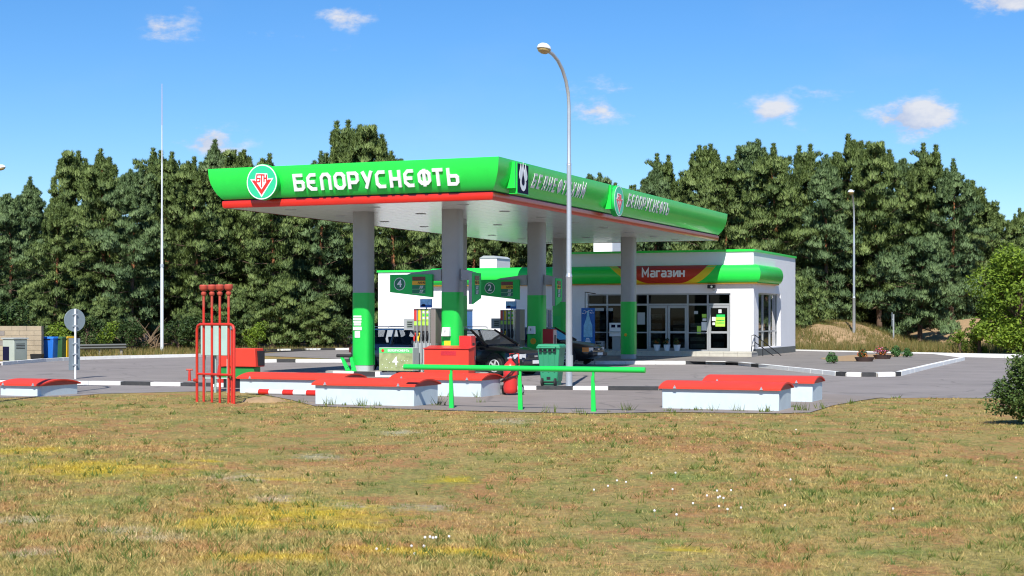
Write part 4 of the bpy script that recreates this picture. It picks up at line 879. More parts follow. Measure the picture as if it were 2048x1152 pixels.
lamp(G(1708, 700), R(70), 'distant street lamp standing behind the right kerb by the sandy bank')
lamp((-23.55, 66.5, 0), R(180), 'street lamp at the left edge with only its head in the picture')
lamp((-10.75, 30.4, 0), R(-20), 'street lamp just outside the left edge, casting a thin shadow on the small hatch')
MASTM = mat('mast_grey', (.6, .63, .66), .4, var=.05)
ms = thing('antenna_mast', 'thin stepped white antenna mast rising above the left pines', 'mast', G(324, 705), 0)
MB().path([(0, 0, 0), (0, 0, 4.3), (0, 0, 4.34), (0, 0, 6.6)], [.085, .075, .062, .055], 14).build('lower_tube', MASTM, ms); MB().path([(0, 0, 6.55), (0, 0, 9.3), (0, 0, 9.34), (0, 0, 11.2)], [.045, .04, .03, .026], 12).build('middle_tube', MASTM, ms)
MB().path([(0, 0, 11.1), (0, 0, 13.25)], [.02, .012], 8).build('whip', mat('whip_pinkish', (.6, .45, .45), .5), ms); MB().lathe([(.2, 0), (.2, .04)], 16).build('foot_plate', CONC, ms); MB().lathe([(.1, 4.22), (.1, 4.36)], 14).build('collar', STEEL, ms)

# ------------------------------------------------------------------ road sign seen from behind, small sign, guard rail, bins
rs = thing('road_sign', 'grey back of a round road sign with a long plate below', 'road sign', G(149, 758), R(44))
MB().path([(0, -.05, 0), (0, -.05, 1.98)], .028, 12).build('pole', LETTER, rs)
d = MB().lathe([(.32, 0), (.325, .012), (.32, .02)], 36, (0, .0, 1.66), 'y').build('round_plate', SIGNBACK, rs)
for z in (1.5, 1.82): bx('clamp', STEEL, d, -.07, .05, -.08, -.02, z-.02, z+.02)
q = MB().box(-.17, .17, 0, .015, .25, 1.15).build('long_plate', SIGNBACK, rs)
for z in (.4, .7, 1.0): bx('clamp', STEEL, q, -.06, .05, -.08, 0, z-.02, z+.02)
ps = thing('thin_sign', 'narrow pale sign post seen edge-on in front of the broad pine', 'sign', G(1787, 700), R(72))
MB().path([(0, 0, 0), (0, 0, 1.9)], .045, 10).build('post', STEEL, ps); MB().box(-.3, .3, .05, .07, 1.25, 2.0).build('plate', SIGNBACK, ps); bx('clamp', STEEL, ps, -.05, .05, 0, .05, 1.6, 1.65)
gr = thing('crash_barrier', 'low weathered steel crash barrier below the left wood', 'barrier', G(150, 712), math.atan2(6, 3.2))
a, b = G(150, 712), G(252, 710); gr.rotation_euler = (0, 0, math.atan2((b-a).y, (b-a).x)); L_ = (b-a).length
MB().prism([(0, .28), (-.05, .34), (0, .4), (-.05, .46), (0, .52), (.02, .52), (-.02, .46), (.03, .4), (-.02, .34), (.02, .28)], 0, L_, 'x').build('beam', PLINTH, gr)
for k in range(3): bx('post', CONC, gr, L_*(.06+k*.42), L_*(.06+k*.42)+.1, .04, .12, 0, .5)
# block wall with joints
bwl = thing('block_wall', 'tan and grey concrete block wall at the left edge', 'wall', G(87, 722) + Vector((0, .4, 0)), math.atan2(-.5, 3))
bwl.location = (-19.1, 61.8, 0); bwl.rotation_euler = (0, 0, 0)
MB().box(-3.6, -.02, .02, .26, 0, 1.36).build('mortar_core', CONC, bwl, smooth=0)
tb = [MB().box(.006, .594, 0, .3, .006, .194).mesh('block', m_, 0) for m_ in (BLOCK, BLOCKG)]
for r_ in range(7):
    for k in range(7):
        x = -.6*(k+1) + (.3 if r_ % 2 else 0)
        if x > -.5 and r_ % 2: place(tb[0], 'block', bwl, (-.3, -.0, r_*.198), (0, 0, 0), (.5, 1, 1)); continue
        place(tb[1 if (k > 2 and r_ > 2 or k > 3) else 0], 'block', bwl, (x, random.uniform(-.006, .006), r_*.198))
for z in (0,): MB().box(-1.86, -1.72, -.06, .0, .0, 1.4).build('wall_post', PLINTH, bwl)
gc = thing('switch_cabinet', 'pale grey switch cabinet with dark opening in front of the block wall', 'cabinet', (-19.6, 59.9, .0), R(-36))
MB().box(-.72, .0, 0, .62, 0, .88).build('body', mat('cabinet_grey', (.42, .46, .4), .5, var=.06), gc, .01); MB().box(-.76, .04, -.04, .66, .88, .93).build('roof', LGREY, gc); bx('dark_opening', NAVY, gc, -.7, -.3, -.008, 0, .03, .58)
bx('side_panel', mat('cabinet_side', (.24, .28, .27), .5), gc, 0, .012, .04, .58, .06, .84)
for k in range(4): bx('louvre', BLACK, gc, .012, .02, .1, .5, .5+k*.06, .52+k*.06)
def binlet(loc, m, lab, w_=.56):
    s = thing('recycling_bin', lab, 'bin', loc, R(-14), 'recycling bins by the block wall')
    MB().frustum((-w_*.4, w_*.4, -.2, .24), (-w_*.5, w_*.5, -.27, .3), .06, .86).build('body', m, s, .02); MB().frustum((-w_*.53, w_*.53, -.3, .33), (-w_*.48, w_*.48, -.22, .3), .86, .94).build('lid', m, s, .015)
    for sx in (-1, 1): MB().lathe([(.09, 0), (.09, .05)], 14, (sx*w_*.36-.025, .22, .09), 'x').build('wheel', RUBBER, s)
    bx('base', m, s, -.18, .18, -.16, .16, 0, .07); MB().path([(-.2, -.29, .84), (.2, -.29, .84)], .015, 8).build('front_grip', BLACK, s)
binlet(G(99, 719), BLUE, 'blue recycling bin beside the block wall', .66); binlet(G(119, 718.6), BING, 'dark green recycling bin between the blue and the yellow bins'); binlet(G(132, 718.2), BINY, 'yellow recycling bin behind the road sign', .4)
tag(MB().frustum((-.2, .2, -.15, .15), (-.23, .23, -.18, .18), 0, .28).build('black_crate', BLACK), 'small black crate on the ground between the wall and blue bin', 'crate').location = (-18.9, 60.6, 0)
yp = thing('gas_marker', 'small yellow gas marker post on the sandy bank', 'post', (17.3, 86.3, 1.42)); MB().path([(0, 0, -.2), (0, 0, .5)], .09, 10).build('post', YELLOW, yp); MB().lathe([(.13, .42), (.13, .6), (.05, .66)], 12).build('cap', YELLOW, yp)

# ------------------------------------------------------------------ banner, pots, flowers
un = Ux(1176, BV-1.1); bn = T('bottle_banner', 'tall blue banner with a pale bottle picture beside the shop windows', 'banner', un, BV-1.1, .3)
z0, z1 = Zy(689, un, BV-1.1)-.3, Zy(616, un, BV-1.1)-.3; w_ = 29*66/F/2*.97
fbn = MB().box(-w_, w_, 0, .03, z0, z1).build('banner_face', BANNER, bn)
MB().prism([(-.05, z1-.12), (-.05, z1-.32), (-.1, z1-.5), (-.19, z1-.75), (-.2, z0+.3), (.2, z0+.3), (.19, z1-.75), (.1, z1-.5), (.05, z1-.32), (.05, z1-.12)], -.004, 0).build('bottle_print', BOTTLE, fbn)
MB().box(-.2, .2, -.007, 0, z0+.06, z0+.32).build('label_print', mat('label_blue', (.02, .2, .5), .5, var=.5, vs=14), fbn)
for k in range(3): MB().box(-.12+.02*k, .12-.03*k, -.01, -.007, z0+.1+k*.07, z0+.14+k*.07).build('label_line', LETTER, fbn)
mb = MB(); rr = random.Random(5)
for k in range(26):
    a_ = rr.uniform(-1.2, 1.2); q = rr.uniform(.15, .3); mb.box(math.sin(a_)*q-.012, math.sin(a_)*q+.012, -.006, -.0045, z1-.3+math.cos(a_)*q*.8-.02, z1-.3+math.cos(a_)*q*.8+.012)
mb.build('splash_print', LETTER, fbn)
MB().path([(-w_*.45, .02, z1), (-w_*.45, .02, z1+.68), (w_*.1, .9, z1+.62)], .018, 8).build('hanging_arm', BLACK, bn); bx('stand', BLACK, bn, -w_, w_, -.05, .2, 0, .04); MB().path([(-w_*.8, .02, 0), (-w_*.8, .02, z0)], .02, 8).build('stand_leg', BLACK, bn); MB().path([(w_*.8, .02, 0), (w_*.8, .02, z0)], .02, 8).build('stand_leg', BLACK, bn)
ld = thing('vending_box', 'white box with two dark windows beside the shaded shop window', 'machine', P(Ux(1230, BV-.5), BV-.5, ZF), -TH)
MB().box(-.26, .3, 0, .35, .62, 1.2).build('body', LETTER, ld, .015)
for x in (-.17, .1): bx('screen', NAVY, ld, x, x+.18, -.006, 0, 1.0, 1.12)
bx('ledge', LGREY, ld, -.24, .28, -.1, 0, .8, .84); bx('pedestal', GREY, ld, -.14, .2, .05, .3, 0, .62)
bt = thing('grey_litter_bin', 'small grey litter box on the step below the banner', 'bin', P(Ux(1197, BV-.9), BV-.9, ZF), -TH); MB().box(-.18, .18, 0, .3, 0, .42).build('body', GREY, bt, .02); bx('slot', BLACK, bt, -.12, .12, -.004, 0, .3, .36)
# leaf clusters
def leafmat(name, a, b, flower=None, tr=.25):
    m = bpy.data.materials.new(name); m.use_nodes = True; t = m.node_tree; L = t.links.new; pb = t.nodes['Principled BSDF']; out = t.nodes['Material Output']
    at = nd(t, 'ShaderNodeAttribute', attribute_name='rnd'); cr = nd(t, 'ShaderNodeValToRGB'); L(at.outputs['Fac'], cr.inputs[0]); e = cr.color_ramp.elements
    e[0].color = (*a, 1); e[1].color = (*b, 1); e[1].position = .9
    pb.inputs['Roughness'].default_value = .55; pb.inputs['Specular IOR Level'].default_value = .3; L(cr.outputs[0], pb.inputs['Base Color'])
    tl = nd(t, 'ShaderNodeBsdfTranslucent'); L(cr.outputs[0], tl.inputs[0]); mx = nd(t, 'ShaderNodeMixShader'); mx.inputs[0].default_value = tr
    L(pb.outputs[0], mx.inputs[1]); L(tl.outputs[0], mx.inputs[2]); L(mx.outputs[0], out.inputs[0]); return m
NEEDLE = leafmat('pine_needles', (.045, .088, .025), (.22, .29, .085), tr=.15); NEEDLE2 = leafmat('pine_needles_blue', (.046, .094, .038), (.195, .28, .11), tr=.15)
LEAF = leafmat('leaf_green', (.07, .13, .015), (.27, .38, .04), tr=.35); LEAFD = leafmat('leaf_dark', (.02, .05, .012), (.085, .13, .035)); FLOW = leafmat('flower_mix', (.6, .06, .02), (.75, .3, .03)); FLOWP = leafmat('flower_pink', (.45, .03, .12), (.7, .25, .4))
def tri_fan(cent, axis, ln, wd, rng, k, spread):
    """k slim triangles round every axis"""
    N = len(cent); c = np.repeat(cent, k, 0); a = np.repeat(axis, k, 0) + rng.normal(0, spread, (N*k, 3)); a /= np.linalg.norm(a, axis=1, keepdims=True)
    s = np.cross(a, rng.normal(0, 1, (N*k, 3))); s /= np.linalg.norm(s, axis=1, keepdims=True) + 1e-9
    l = ln*rng.uniform(.7, 1.3, (N*k, 1)); w_ = wd*rng.uniform(.7, 1.3, (N*k, 1))
    return np.stack([c - s*w_/2, c + s*w_/2, c + a*l], 1)
def leaf_quads(cent, nrm, sz, rng):
    N = len(cent); n = nrm + rng.normal(0, .6, (N, 3)); n /= np.linalg.norm(n, axis=1, keepdims=True)
    a = np.cross(n, rng.normal(0, 1, (N, 3))); a /= np.linalg.norm(a, axis=1, keepdims=True) + 1e-9; b = np.cross(n, a)
    s = sz*rng.uniform(.6, 1.4, (N, 1)); return np.stack([cent - a*s, cent - b*s*.55, cent + a*s, cent + b*s*.55], 1)
def ball_pts(n, rng, c, r, inner=.55):
    d = rng.normal(0, 1, (n, 3)); d /= np.linalg.norm(d, axis=1, keepdims=True); q = rng.uniform(inner, 1, (n, 1))**.7; return np.array(c) + d*q*np.array(r), d
def bush_mesh(seed, r, nl, sz, m, lumps=9):
    rng = np.random.default_rng(seed); P_, D_, V_ = [], [], []
    for k in range(lumps):
        c = rng.normal(0, .42, 3)*np.array(r); c[2] = abs(c[2])*.8 + r[2]*.45 if k else r[2]*.6
        p, d = ball_pts(nl//lumps, rng, c, np.array(r)*rng.uniform(.4, .62)); P_.append(p); D_.append(d + [0, 0, .4]); V_.append(np.clip(rng.uniform(.2, .6) + rng.normal(0, .22, len(p)), 0, 1))
    p = np.concatenate(P_); k = p[:, 2] > .02; return npmesh('foliage', leaf_quads(p[k], np.concatenate(D_)[k], sz, rng), 4, m, {'rnd': np.concatenate(V_)[k]})
def stems(n, h, sp, r, rng):
    mb = MB()
    for k in range(n):
        a_ = rng.uniform(0, 6.28); q = rng.uniform(.2, 1)*sp; mb.path([(0, 0, -.05), (math.cos(a_)*q*.4, math.sin(a_)*q*.4, h*.5), (math.cos(a_)*q, math.sin(a_)*q, h)], [r, r*.7, r*.3], 6)
    return mb
BARK = mat('bark', (.12, .075, .05), .95, var=.35, vs=9, bump=.6, bs=30); BARKR = mat('bark_orange', (.3, .12, .05), .9, var=.3, vs=7, bump=.5, bs=30)
def bush(name, lab, cat, loc, me, sc_=1., st=None, group=None, rz=0):
    s = thing(name, lab, cat, loc, rz, group); s.scale = (sc_,)*3; place(me, 'foliage', s)
    (st or stems(5, .35, .15, .015, random.Random(1))).build('stem', BARK, s); return s
bb = bush_mesh(1, (.26, .26, .26), 900, .03, leafmat('box_green', (.03, .09, .02), (.1, .22, .06)), 5)
bush('box_shrub', 'round clipped green shrub standing alone on the pavement bed', 'shrub', G(1667, 727, .115), bb); bush('box_shrub', 'left one of the two green shrubs beyond the flower tubs', 'shrub', G(1795, 714, .115), bb, 1.15, None, None, 1); bush('box_shrub', 'right one of the two green shrubs beyond the flower tubs', 'shrub', G(1814, 714.5, .115), bb, .95, None, None, 2)
fm1 = bush_mesh(11, (.3, .24, .2), 500, .028, LEAFD, 6); fm2 = bush_mesh(12, (.3, .24, .24), 170, .03, FLOW, 6); fm3 = bush_mesh(13, (.3, .24, .25), 90, .03, FLOWP, 6)
for lab, px, py in (('dark flower tub nearer the lone round shrub', 1729, 723), ('flower tub full of orange and pink blooms before the two shrubs', 1765, 718)):
    s = thing('flower_tub', lab, 'flower tub', G(px, py, .115)); MB().lathe([(.24, 0), (.3, .14), (.31, .16)], 18, sx=1.2).build('tub', TERRA, s)
    for me_, nm in ((fm1, 'foliage'), (fm2, 'orange_flowers')) + (((fm3, 'pink_flowers'),) if px > 1740 else ()): place(me_, nm, s, (0, 0, .12), (0, 0, px))
for k, (px, col) in enumerate(((1314, LETTER), (1334, LETTER), (1354, LETTER))):
    s = thing('flower_pot', ('left', 'middle', 'right')[k] + ' one of three white flower pots at the shop door', 'flower pot', P(Ux(px, BV-.35), BV-.35, ZF+.02), -TH, 'flower pots at the shop door')
    MB().lathe([(.0, 0), (.1, 0), (.15, .24), (.155, .26)], 16).build('pot', col, s); place(fm1, 'foliage', s, (0, 0, .2), (0, 0, k), (.62, .62, 1.0)); place(fm2, 'red_flowers', s, (0, 0, .3), (0, 0, k+1), (.5, .5, .5))
sheet('flower_bed', [tuple(p[:2]) for p in gp((1640, 722), (1660, 729), (1720, 729), (1790, 719), (1830, 716), (1800, 712), (1700, 716))], .121, SANDM)

# ------------------------------------------------------------------ cars (x forward, y left)
tyre = MB().lathe([(.17, -.09), (.27, -.095), (.3, -.07), (.305, 0), (.3, .07), (.27, .095), (.17, .09)], 28, ax='y').mesh('tyre', RUBBER)
def rim_mesh():
    mb = MB().lathe([(.19, -.07), (.19, .085), (.165, .09), (.16, .06), (.05, .055), (.045, .08), (.0, .085)], 24, ax='y')
    for k in range(5):
        a = 2*math.pi*k/5; c, s_ = math.cos(a), math.sin(a)
        mb.add([(c*.04-s_*.03, -.088, s_*.04+c*.03), (c*.04+s_*.03, -.088, s_*.04-c*.03), (c*.17+s_*.022, -.088, s_*.17-c*.022), (c*.17-s_*.022, -.088, s_*.17+c*.022),
                (c*.04-s_*.03, -.06, s_*.04+c*.03), (c*.04+s_*.03, -.06, s_*.04-c*.03), (c*.17+s_*.022, -.06, s_*.17-c*.022), (c*.17-s_*.022, -.06, s_*.17+c*.022)], [(0,1,2,3), (7,6,5,4), (0,4,5,1), (1,5,6,2), (2,6,7,3), (3,7,4,0)])
    return mb.mesh('rim', mat('rim_silver', (.6, .6, .62), .35, metal=.2))
rim = rim_mesh(); arch = MB().lathe([(.35, 0), (.35, .03)], 24, ax='y').mesh('wheel_arch', BLACK)
def car(lab, loc, rz, paint, wagon=False, amber=False, sc_=1.):
    s = thing('parked_car', lab, 'car', loc, rz, 'cars under the canopy'); s.scale = (sc_,)*3
    st = [(-2.2, .6, .78, .42), (-2.16, .7, .86, .32), (-2.0, .79, .92 if wagon else .9, .24), (-1.5, .83, .93, .2), (-.6, .85, .92, .19), (.5, .85, .9, .19), (.95, .845, .885, .19), (1.45, .83, .83, .2), (1.85, .79, .76, .22), (2.06, .72, .69, .27), (2.16, .63, .62, .34), (2.2, .56, .56, .4)]
    rows = []
    for (x, w_, tp, bt) in st:
        h = tp-bt; half = [(w_*.8, bt), (w_*.95, bt+h*.08), (w_, bt+h*.3), (w_*1.005, bt+h*.55), (w_*.985, bt+h*.75), (w_*.94, tp-.035), (w_*.86, tp), (w_*.4, tp+.02)]
        rows.append([(x, -y, z) for y, z in half] + [(x, y, z) for y, z in reversed(half)] + [(x, -half[0][0], half[0][1])])
    mb = MB().grid(rows); mb.add(rows[0][:-1], [tuple(range(len(rows[0])-1))]); mb.add(rows[-1][:-1], [tuple(reversed(range(len(rows[0])-1)))])
    body = mb.build('body', paint, s, smooth=50)
    xr0, xr1 = (-2.05, -1.75) if wagon else (-1.72, -1.05); xf0, xf1 = .98, .2; zb, zr = .89, 1.36; wb_, wr = .78, .58
    rf = MB()
    rws = [[(x, -wr*k, zr-.02), (x, -wr*k*.8, zr+.018*e), (x, 0, zr+.03*e), (x, wr*k*.8, zr+.018*e), (x, wr*k, zr-.02)] for x, k, e in ((xr1-.04, .97, .3), (xr1+.3, 1, 1), (-.3, 1.02, 1.1), (xf1-.15, 1, .8), (xf1+.04, .96, .0))]
    rf.grid(rws); rf.build('roof', paint, s, smooth=60)
    pil = [((xf0, wb_, zb), (xf1, wr, zr)), ((-.38, wb_+.02, zb), (-.42, wr+.005, zr)), ((xr0, wb_-.03, zb), (xr1, wr, zr))]
    if wagon: pil.append(((-1.3, wb_, zb), (-1.28, wr+.005, zr)))
    for (a, b) in pil:
        for sy in (-1, 1): MB().path([(a[0], a[1]*sy, a[2]), (b[0], b[1]*sy, b[2])], [.05, .035], 6).build('pillar', paint, s)
    def pane(name, q):
        q = [Vector(p) for p in q]; c = sum(q, Vector())/4; MB().add([c + (p-c)*.965 for p in q], [(0, 1, 2, 3)]).build(name, CARGLASS, s, smooth=0)
    pane('windscreen', [(xf0, -wb_, zb), (xf0, wb_, zb), (xf1, wr, zr), (xf1, -wr, zr)]); pane('rear_window', [(xr0, wb_-.03, zb), (xr0, -wb_+.03, zb), (xr1, -wr, zr), (xr1, wr, zr)])
    for sy in (-1, 1):
        xs_ = [(xf0, xf1), (-.38, -.42)] + ([(-1.3, -1.28)] if wagon else []) + [(xr0, xr1)]
        for (a, b), (c, d) in zip(xs_[:-1], xs_[1:]): pane('side_window', [(a, sy*wb_, zb), (b, sy*wr, zr), (d, sy*wr, zr), (c, sy*wb_, zb)])
        for x in (-.38, .62, -1.25): bx('door_seam', BLACK, s, x-.006, x+.006, *(sorted((sy*.853, sy*.858))), .28, .86)
        for x in (-.28, -1.15): bx('door_handle', BLACK, s, x, x+.16, *(sorted((sy*.845, sy*.875))), .73, .765)
        bx('mirror', paint, s, .6, .75, *(sorted((sy*.84, sy*1.0))), .9, 1.03, bevel=.02); bx('sill_trim', BLACK, s, -1.0, 1.0, *(sorted((sy*.845, sy*.866))), .44, .5)
        for x in (-1.3, 1.33):
            a_ = place(arch, 'wheel_arch', s, (x, sy*.845, .33), (0, 0, 0 if sy < 0 else math.pi))
            w_ = thing('wheel', '', '', (x, sy*.8, .305), 0 if sy < 0 else math.pi); w_.parent = s
            for k_ in ('label', 'category'): del w_[k_]
            place(tyre, 'tyre', w_); place(rim, 'rim', w_, (0, -.014, 0))
        hl = MB().frustum((1.9, 2.17, .0, .0), (1.9, 2.17, .0, .0), 0, 0)
        h = MB().prism([(1.94, sy*.775), (2.14, sy*.66), (2.205, sy*.5), (2.12, sy*.34), (1.94, sy*.4)], .52, .655, 'z').build('headlight', HEADL, s)
        if amber: MB().prism([(1.9, sy*.8), (2.06, sy*.74), (2.12, sy*.7), (1.95, sy*.7)], .5, .66, 'z').build('indicator', AMBER, h)
        bx('tail_light', RED, s, -2.215, -2.1, *(sorted((sy*.45, sy*.72))), .62, .78)
    bx('grille', BLACK, s, 2.1, 2.205, -.34, .34, .53, .64); bx('badge', CHROME, s, 2.205, 2.212, -.08, .08, .56, .61); bx('bumper', paint if not amber else BLACK, s, 1.95, 2.26, -.7, .7, .34, .49, bevel=.04); bx('rear_bumper', paint, s, -2.27, -2.0, -.7, .7, .36, .52, bevel=.04)
    bx('number_plate', PLATE, s, 2.262, 2.268, -.24, .24, .37, .47); bx('dashboard', SEAT, s, .55, .95, -.7, .7, .7, .93); bx('interior_floor', SEAT, s, -1.6, .6, -.7, .7, .3, .55)
    for x in (-.25, -1.1):
        for sy in (-1, 1): MB().prism([(x-.1, .5), (x+.45, .5), (x+.45, .66), (x+.05, .66), (x-.1, 1.12), (x-.22, 1.12)], sy*.36-.24, sy*.36+.24).build('seat', SEAT, s, .03)
    if wagon or amber is False:
        for sy in (-1, 1): MB().path([(xr1+.15, sy*.5, zr+.05), (xr1+.2, sy*.5, zr+.085), (xf1-.25, sy*.5, zr+.085), (xf1-.2, sy*.5, zr+.04)], .014, 6).build('roof_bar', STEEL, s)
    return s
c1 = car('slate blue estate car with a driver, behind the nearest column', P(*UV(G(812, 746))) + Vector((.0, 2.0, 0)), R(-36), CARGREY, True)
c1.location = (-3.0, 48.0, 0)
car('black car facing right behind the red fire boxes', (-1.05, 46.55, 0), R(-37), CARBLACK)
car('dark car with an orange indicator, behind the lamp post', (1.15, 56.0, 0), R(-26), CARDARK, amber=True)
# driver: one skinned figure, seated at the wheel
def person(loc, rz, lab):
    J = {'pel': (0, 0, .62, .15), 'waist': (-.04, 0, .8, .14), 'chest': (-.08, 0, 1.0, .16), 'neck': (-.06, 0, 1.16, .06), 'head0': (-.04, 0, 1.2, .075), 'head': (-.03, 0, 1.28, .095), 'crown': (-.03, 0, 1.36, .06)}
    E_ = [('pel', 'waist'), ('waist', 'chest'), ('chest', 'neck'), ('neck', 'head0'), ('head0', 'head'), ('head', 'crown')]
    for s_, sy in (('l', 1), ('r', -1)):
        J.update({'sh'+s_: (-.08, .19*sy, 1.07, .07), 'el'+s_: (.12, .25*sy, .86, .05), 'wr'+s_: (.36, .16*sy, .95, .035), 'hd'+s_: (.43, .14*sy, .98, .035), 'hip'+s_: (.05, .1*sy, .61, .1), 'kn'+s_: (.48, .13*sy, .68, .075), 'an'+s_: (.62, .13*sy, .36, .05), 'ft'+s_: (.76, .13*sy, .34, .04)})
        E_ += [('chest', 'sh'+s_), ('sh'+s_, 'el'+s_), ('el'+s_, 'wr'+s_), ('wr'+s_, 'hd'+s_), ('pel', 'hip'+s_), ('hip'+s_, 'kn'+s_), ('kn'+s_, 'an'+s_), ('an'+s_, 'ft'+s_)]
    ks = list(J); me = bpy.data.meshes.new('body'); me.from_pydata([J[k][:3] for k in ks], [(ks.index(a), ks.index(b)) for a, b in E_], [])
    o = bpy.data.objects.new('person', me); C.objects.link(o); o.location = loc; o.rotation_euler = (0, 0, rz); tag(o, lab, 'person'); me.materials.append(CLOTH)
    sk = o.modifiers.new('skin', 'SKIN'); sk.use_smooth_shade = True
    if not me.skin_vertices: o.data.attributes  # layer is made by the modifier
    lay = me.skin_vertices[0].data if me.skin_vertices else None
    if lay:
        for i, k in enumerate(ks): lay[i].radius = (J[k][3],)*2; lay[i].use_root = (k == 'pel')
    else: o.modifiers.remove(sk)
    o.modifiers.new('sub', 'SUBSURF').levels = 1
    MB().lathe([(.0, .095), (.06, .08), (.098, .03), (.1, -.02), (.085, -.03)], 14, (-.045, 0, 1.3)).build('hair', BLACK, o); MB().lathe([(.02, .1), (.03, .09), (.02, .05)], 8, (-.03, 0, 1.25), 'x').build('face', SKIN, o)
    return o
person(c1.location + Vector((math.cos(R(-36))*-.05 - math.sin(R(-36))*-.36, math.sin(R(-36))*-.05 + math.cos(R(-36))*-.36, 0)), R(-36), 'driver sitting in the slate blue estate car, seen as a dark outline')

# ------------------------------------------------------------------ pines
def pine(seed, H=11., cb=.15, Rm=1.9, needle=NEEDLE, nl=44, tufts=27, lead=30):
    rng = np.random.default_rng(seed); rr = random.Random(seed)
    bend = lambda z: Vector((.25*math.sin(z*.35+seed)*z/H, .2*math.cos(z*.3+seed*2)*z/H - .2*z/H, z))
    tk = MB().path([bend(H*t) for t in (-.01, .03, .2, .4, .6, .8, .95)], [.19, .16, .135, .11, .08, .045, .015], 9); tu = MB().path([bend(H*t) for t in (.45, .6, .8, .97)], [.106, .083, .05, .018], 9)
    cents, rads, vals, bc = [], [], [], []
    for k in range(nl):
        t = cb + (1-cb)*((k+.5)/nl)**.9; z = H*t*.95; q = (t-cb)/(1-cb)
        prof = (.65 + .35*min(1, q/.3)) if q < .3 else (1 - ((q-.3)/.7)**1.55*.8)
        ln = Rm*prof*rr.uniform(.55, 1.25); az = k*2.4 + rr.uniform(-.5, .5); up = -.12 + .6*q + rr.uniform(-.15, .2); b0 = bend(z)
        d = Vector((math.cos(az), math.sin(az), 0)); tip = b0 + d*ln + Vector((0, 0, ln*up)); mid = b0.lerp(tip, .5) + Vector((0, 0, -.08*ln))
        tk.path([b0, mid, tip], [.045*(1-q*.6), .03*(1-q*.6), .012], 5); bv = rr.uniform(.2, .55); pad = b0.lerp(tip, .8)
        for j in range(max(4, int(4 + ln*6.4))):
            f = rr.uniform(.55, 1.08) if rr.random() < .75 else rr.uniform(.12, .55); c = b0.lerp(tip, f); s_ = rr.uniform(.2, .37)*(1 - .25*q)
            c += Vector((rr.gauss(0, .33), rr.gauss(0, .33), rr.gauss(.1, .17)))*(.35 + .65*ln/Rm); cents.append(tuple(c)); rads.append(s_); vals.append(bv + rr.gauss(0, .08)); bc.append(tuple(pad - Vector((0, 0, .25))))
    for k in range(lead):                                 # short upright shoots all over the rounded top
        q = math.sqrt(rr.uniform(.0, 1)); a_ = rr.uniform(0, 6.28); ro = q*Rm*.5; c0 = bend(H*(.965 - .18*q*q)) + Vector((math.cos(a_)*ro, math.sin(a_)*ro, rr.uniform(-.25, .1))); hh = rr.uniform(.45, 1.05)
        for j in range(5): cents.append(tuple(c0 + Vector((0, 0, hh*j/5)))); rads.append(.13 - .022*j); vals.append(rr.uniform(.25, .5)); bc.append(tuple(c0 - Vector((0, 0, .4))))
    cents, rads, vals, bc = np.array(cents), np.array(rads), np.array(vals), np.array(bc); n = len(cents)
    ci = np.repeat(np.arange(n), tufts); d = rng.normal(0, 1, (n*tufts, 3)); d[:, 2] = np.where(d[:, 2] < -.3, -d[:, 2]*.5, d[:, 2]); d /= np.linalg.norm(d, axis=1, keepdims=True)
    q = rng.uniform(.3, 1, (n*tufts, 1))**.6; p = cents[ci] + d*q*rads[ci][:, None]*np.array([1.0, 1.0, 1.05])
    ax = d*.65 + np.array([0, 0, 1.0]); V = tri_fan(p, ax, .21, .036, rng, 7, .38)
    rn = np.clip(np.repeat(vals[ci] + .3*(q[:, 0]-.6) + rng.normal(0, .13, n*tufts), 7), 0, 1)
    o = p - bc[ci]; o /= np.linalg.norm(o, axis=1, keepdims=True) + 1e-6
    nm = np.repeat(d*.6 + o*.6 + np.array([0, 0, .3]), 7, 0) + rng.normal(0, .3, (n*tufts*7, 3))
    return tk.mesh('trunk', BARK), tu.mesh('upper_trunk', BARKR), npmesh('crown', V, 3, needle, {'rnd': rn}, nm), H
PV = [pine(1, 11, .08, 2.45), pine(2, 11, .12, 2.15), pine(3, 11, .07, 2.6, NEEDLE2), pine(4, 11, .2, 2.3), pine(5, 11, .1, 2.05, NEEDLE2), pine(6, 11, .26, 2.45)]
ORD = ['first', 'second', 'third', 'fourth', 'fifth', 'sixth', 'seventh', 'eighth', 'ninth', 'tenth', 'eleventh', 'twelfth', 'thirteenth', 'fourteenth', 'fifteenth', 'sixteenth', 'seventeenth', 'eighteenth', 'nineteenth', 'twentieth']
def plant_pine(x, yt, d, k, lab, grp, wide=1., zg=0.):
    tk, tu, cr, H0 = PV[k]; H = HC + (YH - yt)*d/F - zg; s = thing('pine_tree', lab, 'pine tree', ((x-1024)*d/F, d, zg), random.uniform(0, 6.28), grp); f = H/H0; s.scale = (f*wide, f*wide, f)
    place(tk, 'trunk', s); place(tu, 'upper_trunk', s); place(cr, 'crown', s)
FL = [(-55, 405, 84), (18, 394, 82), (62, 374, 88), (112, 405, 80), (155, 310, 92), (212, 316, 86), (262, 345, 82), (300, 316, 95), (337, 316, 88), (388, 332, 84), (432, 304, 92), (488, 308, 88), (545, 326, 85), (595, 345, 90), (640, 326, 86), (684, 256, 96), (744, 260, 92), (792, 320, 85), (842, 345, 88), (895, 345, 94)]
for i, (x, yt, d) in enumerate(FL): plant_pine(x, yt, d, [0, 2, 4, 1, 3, 0, 2, 5, 1, 0, 4, 3][i % 12], ORD[i] + ' tall pine from the left edge along the front of the wood', 'pines in the left wood')
ML = [(945 + 46*i, 372 + (i*37 % 25), 93 + (i*53 % 6)) for i in range(8)]
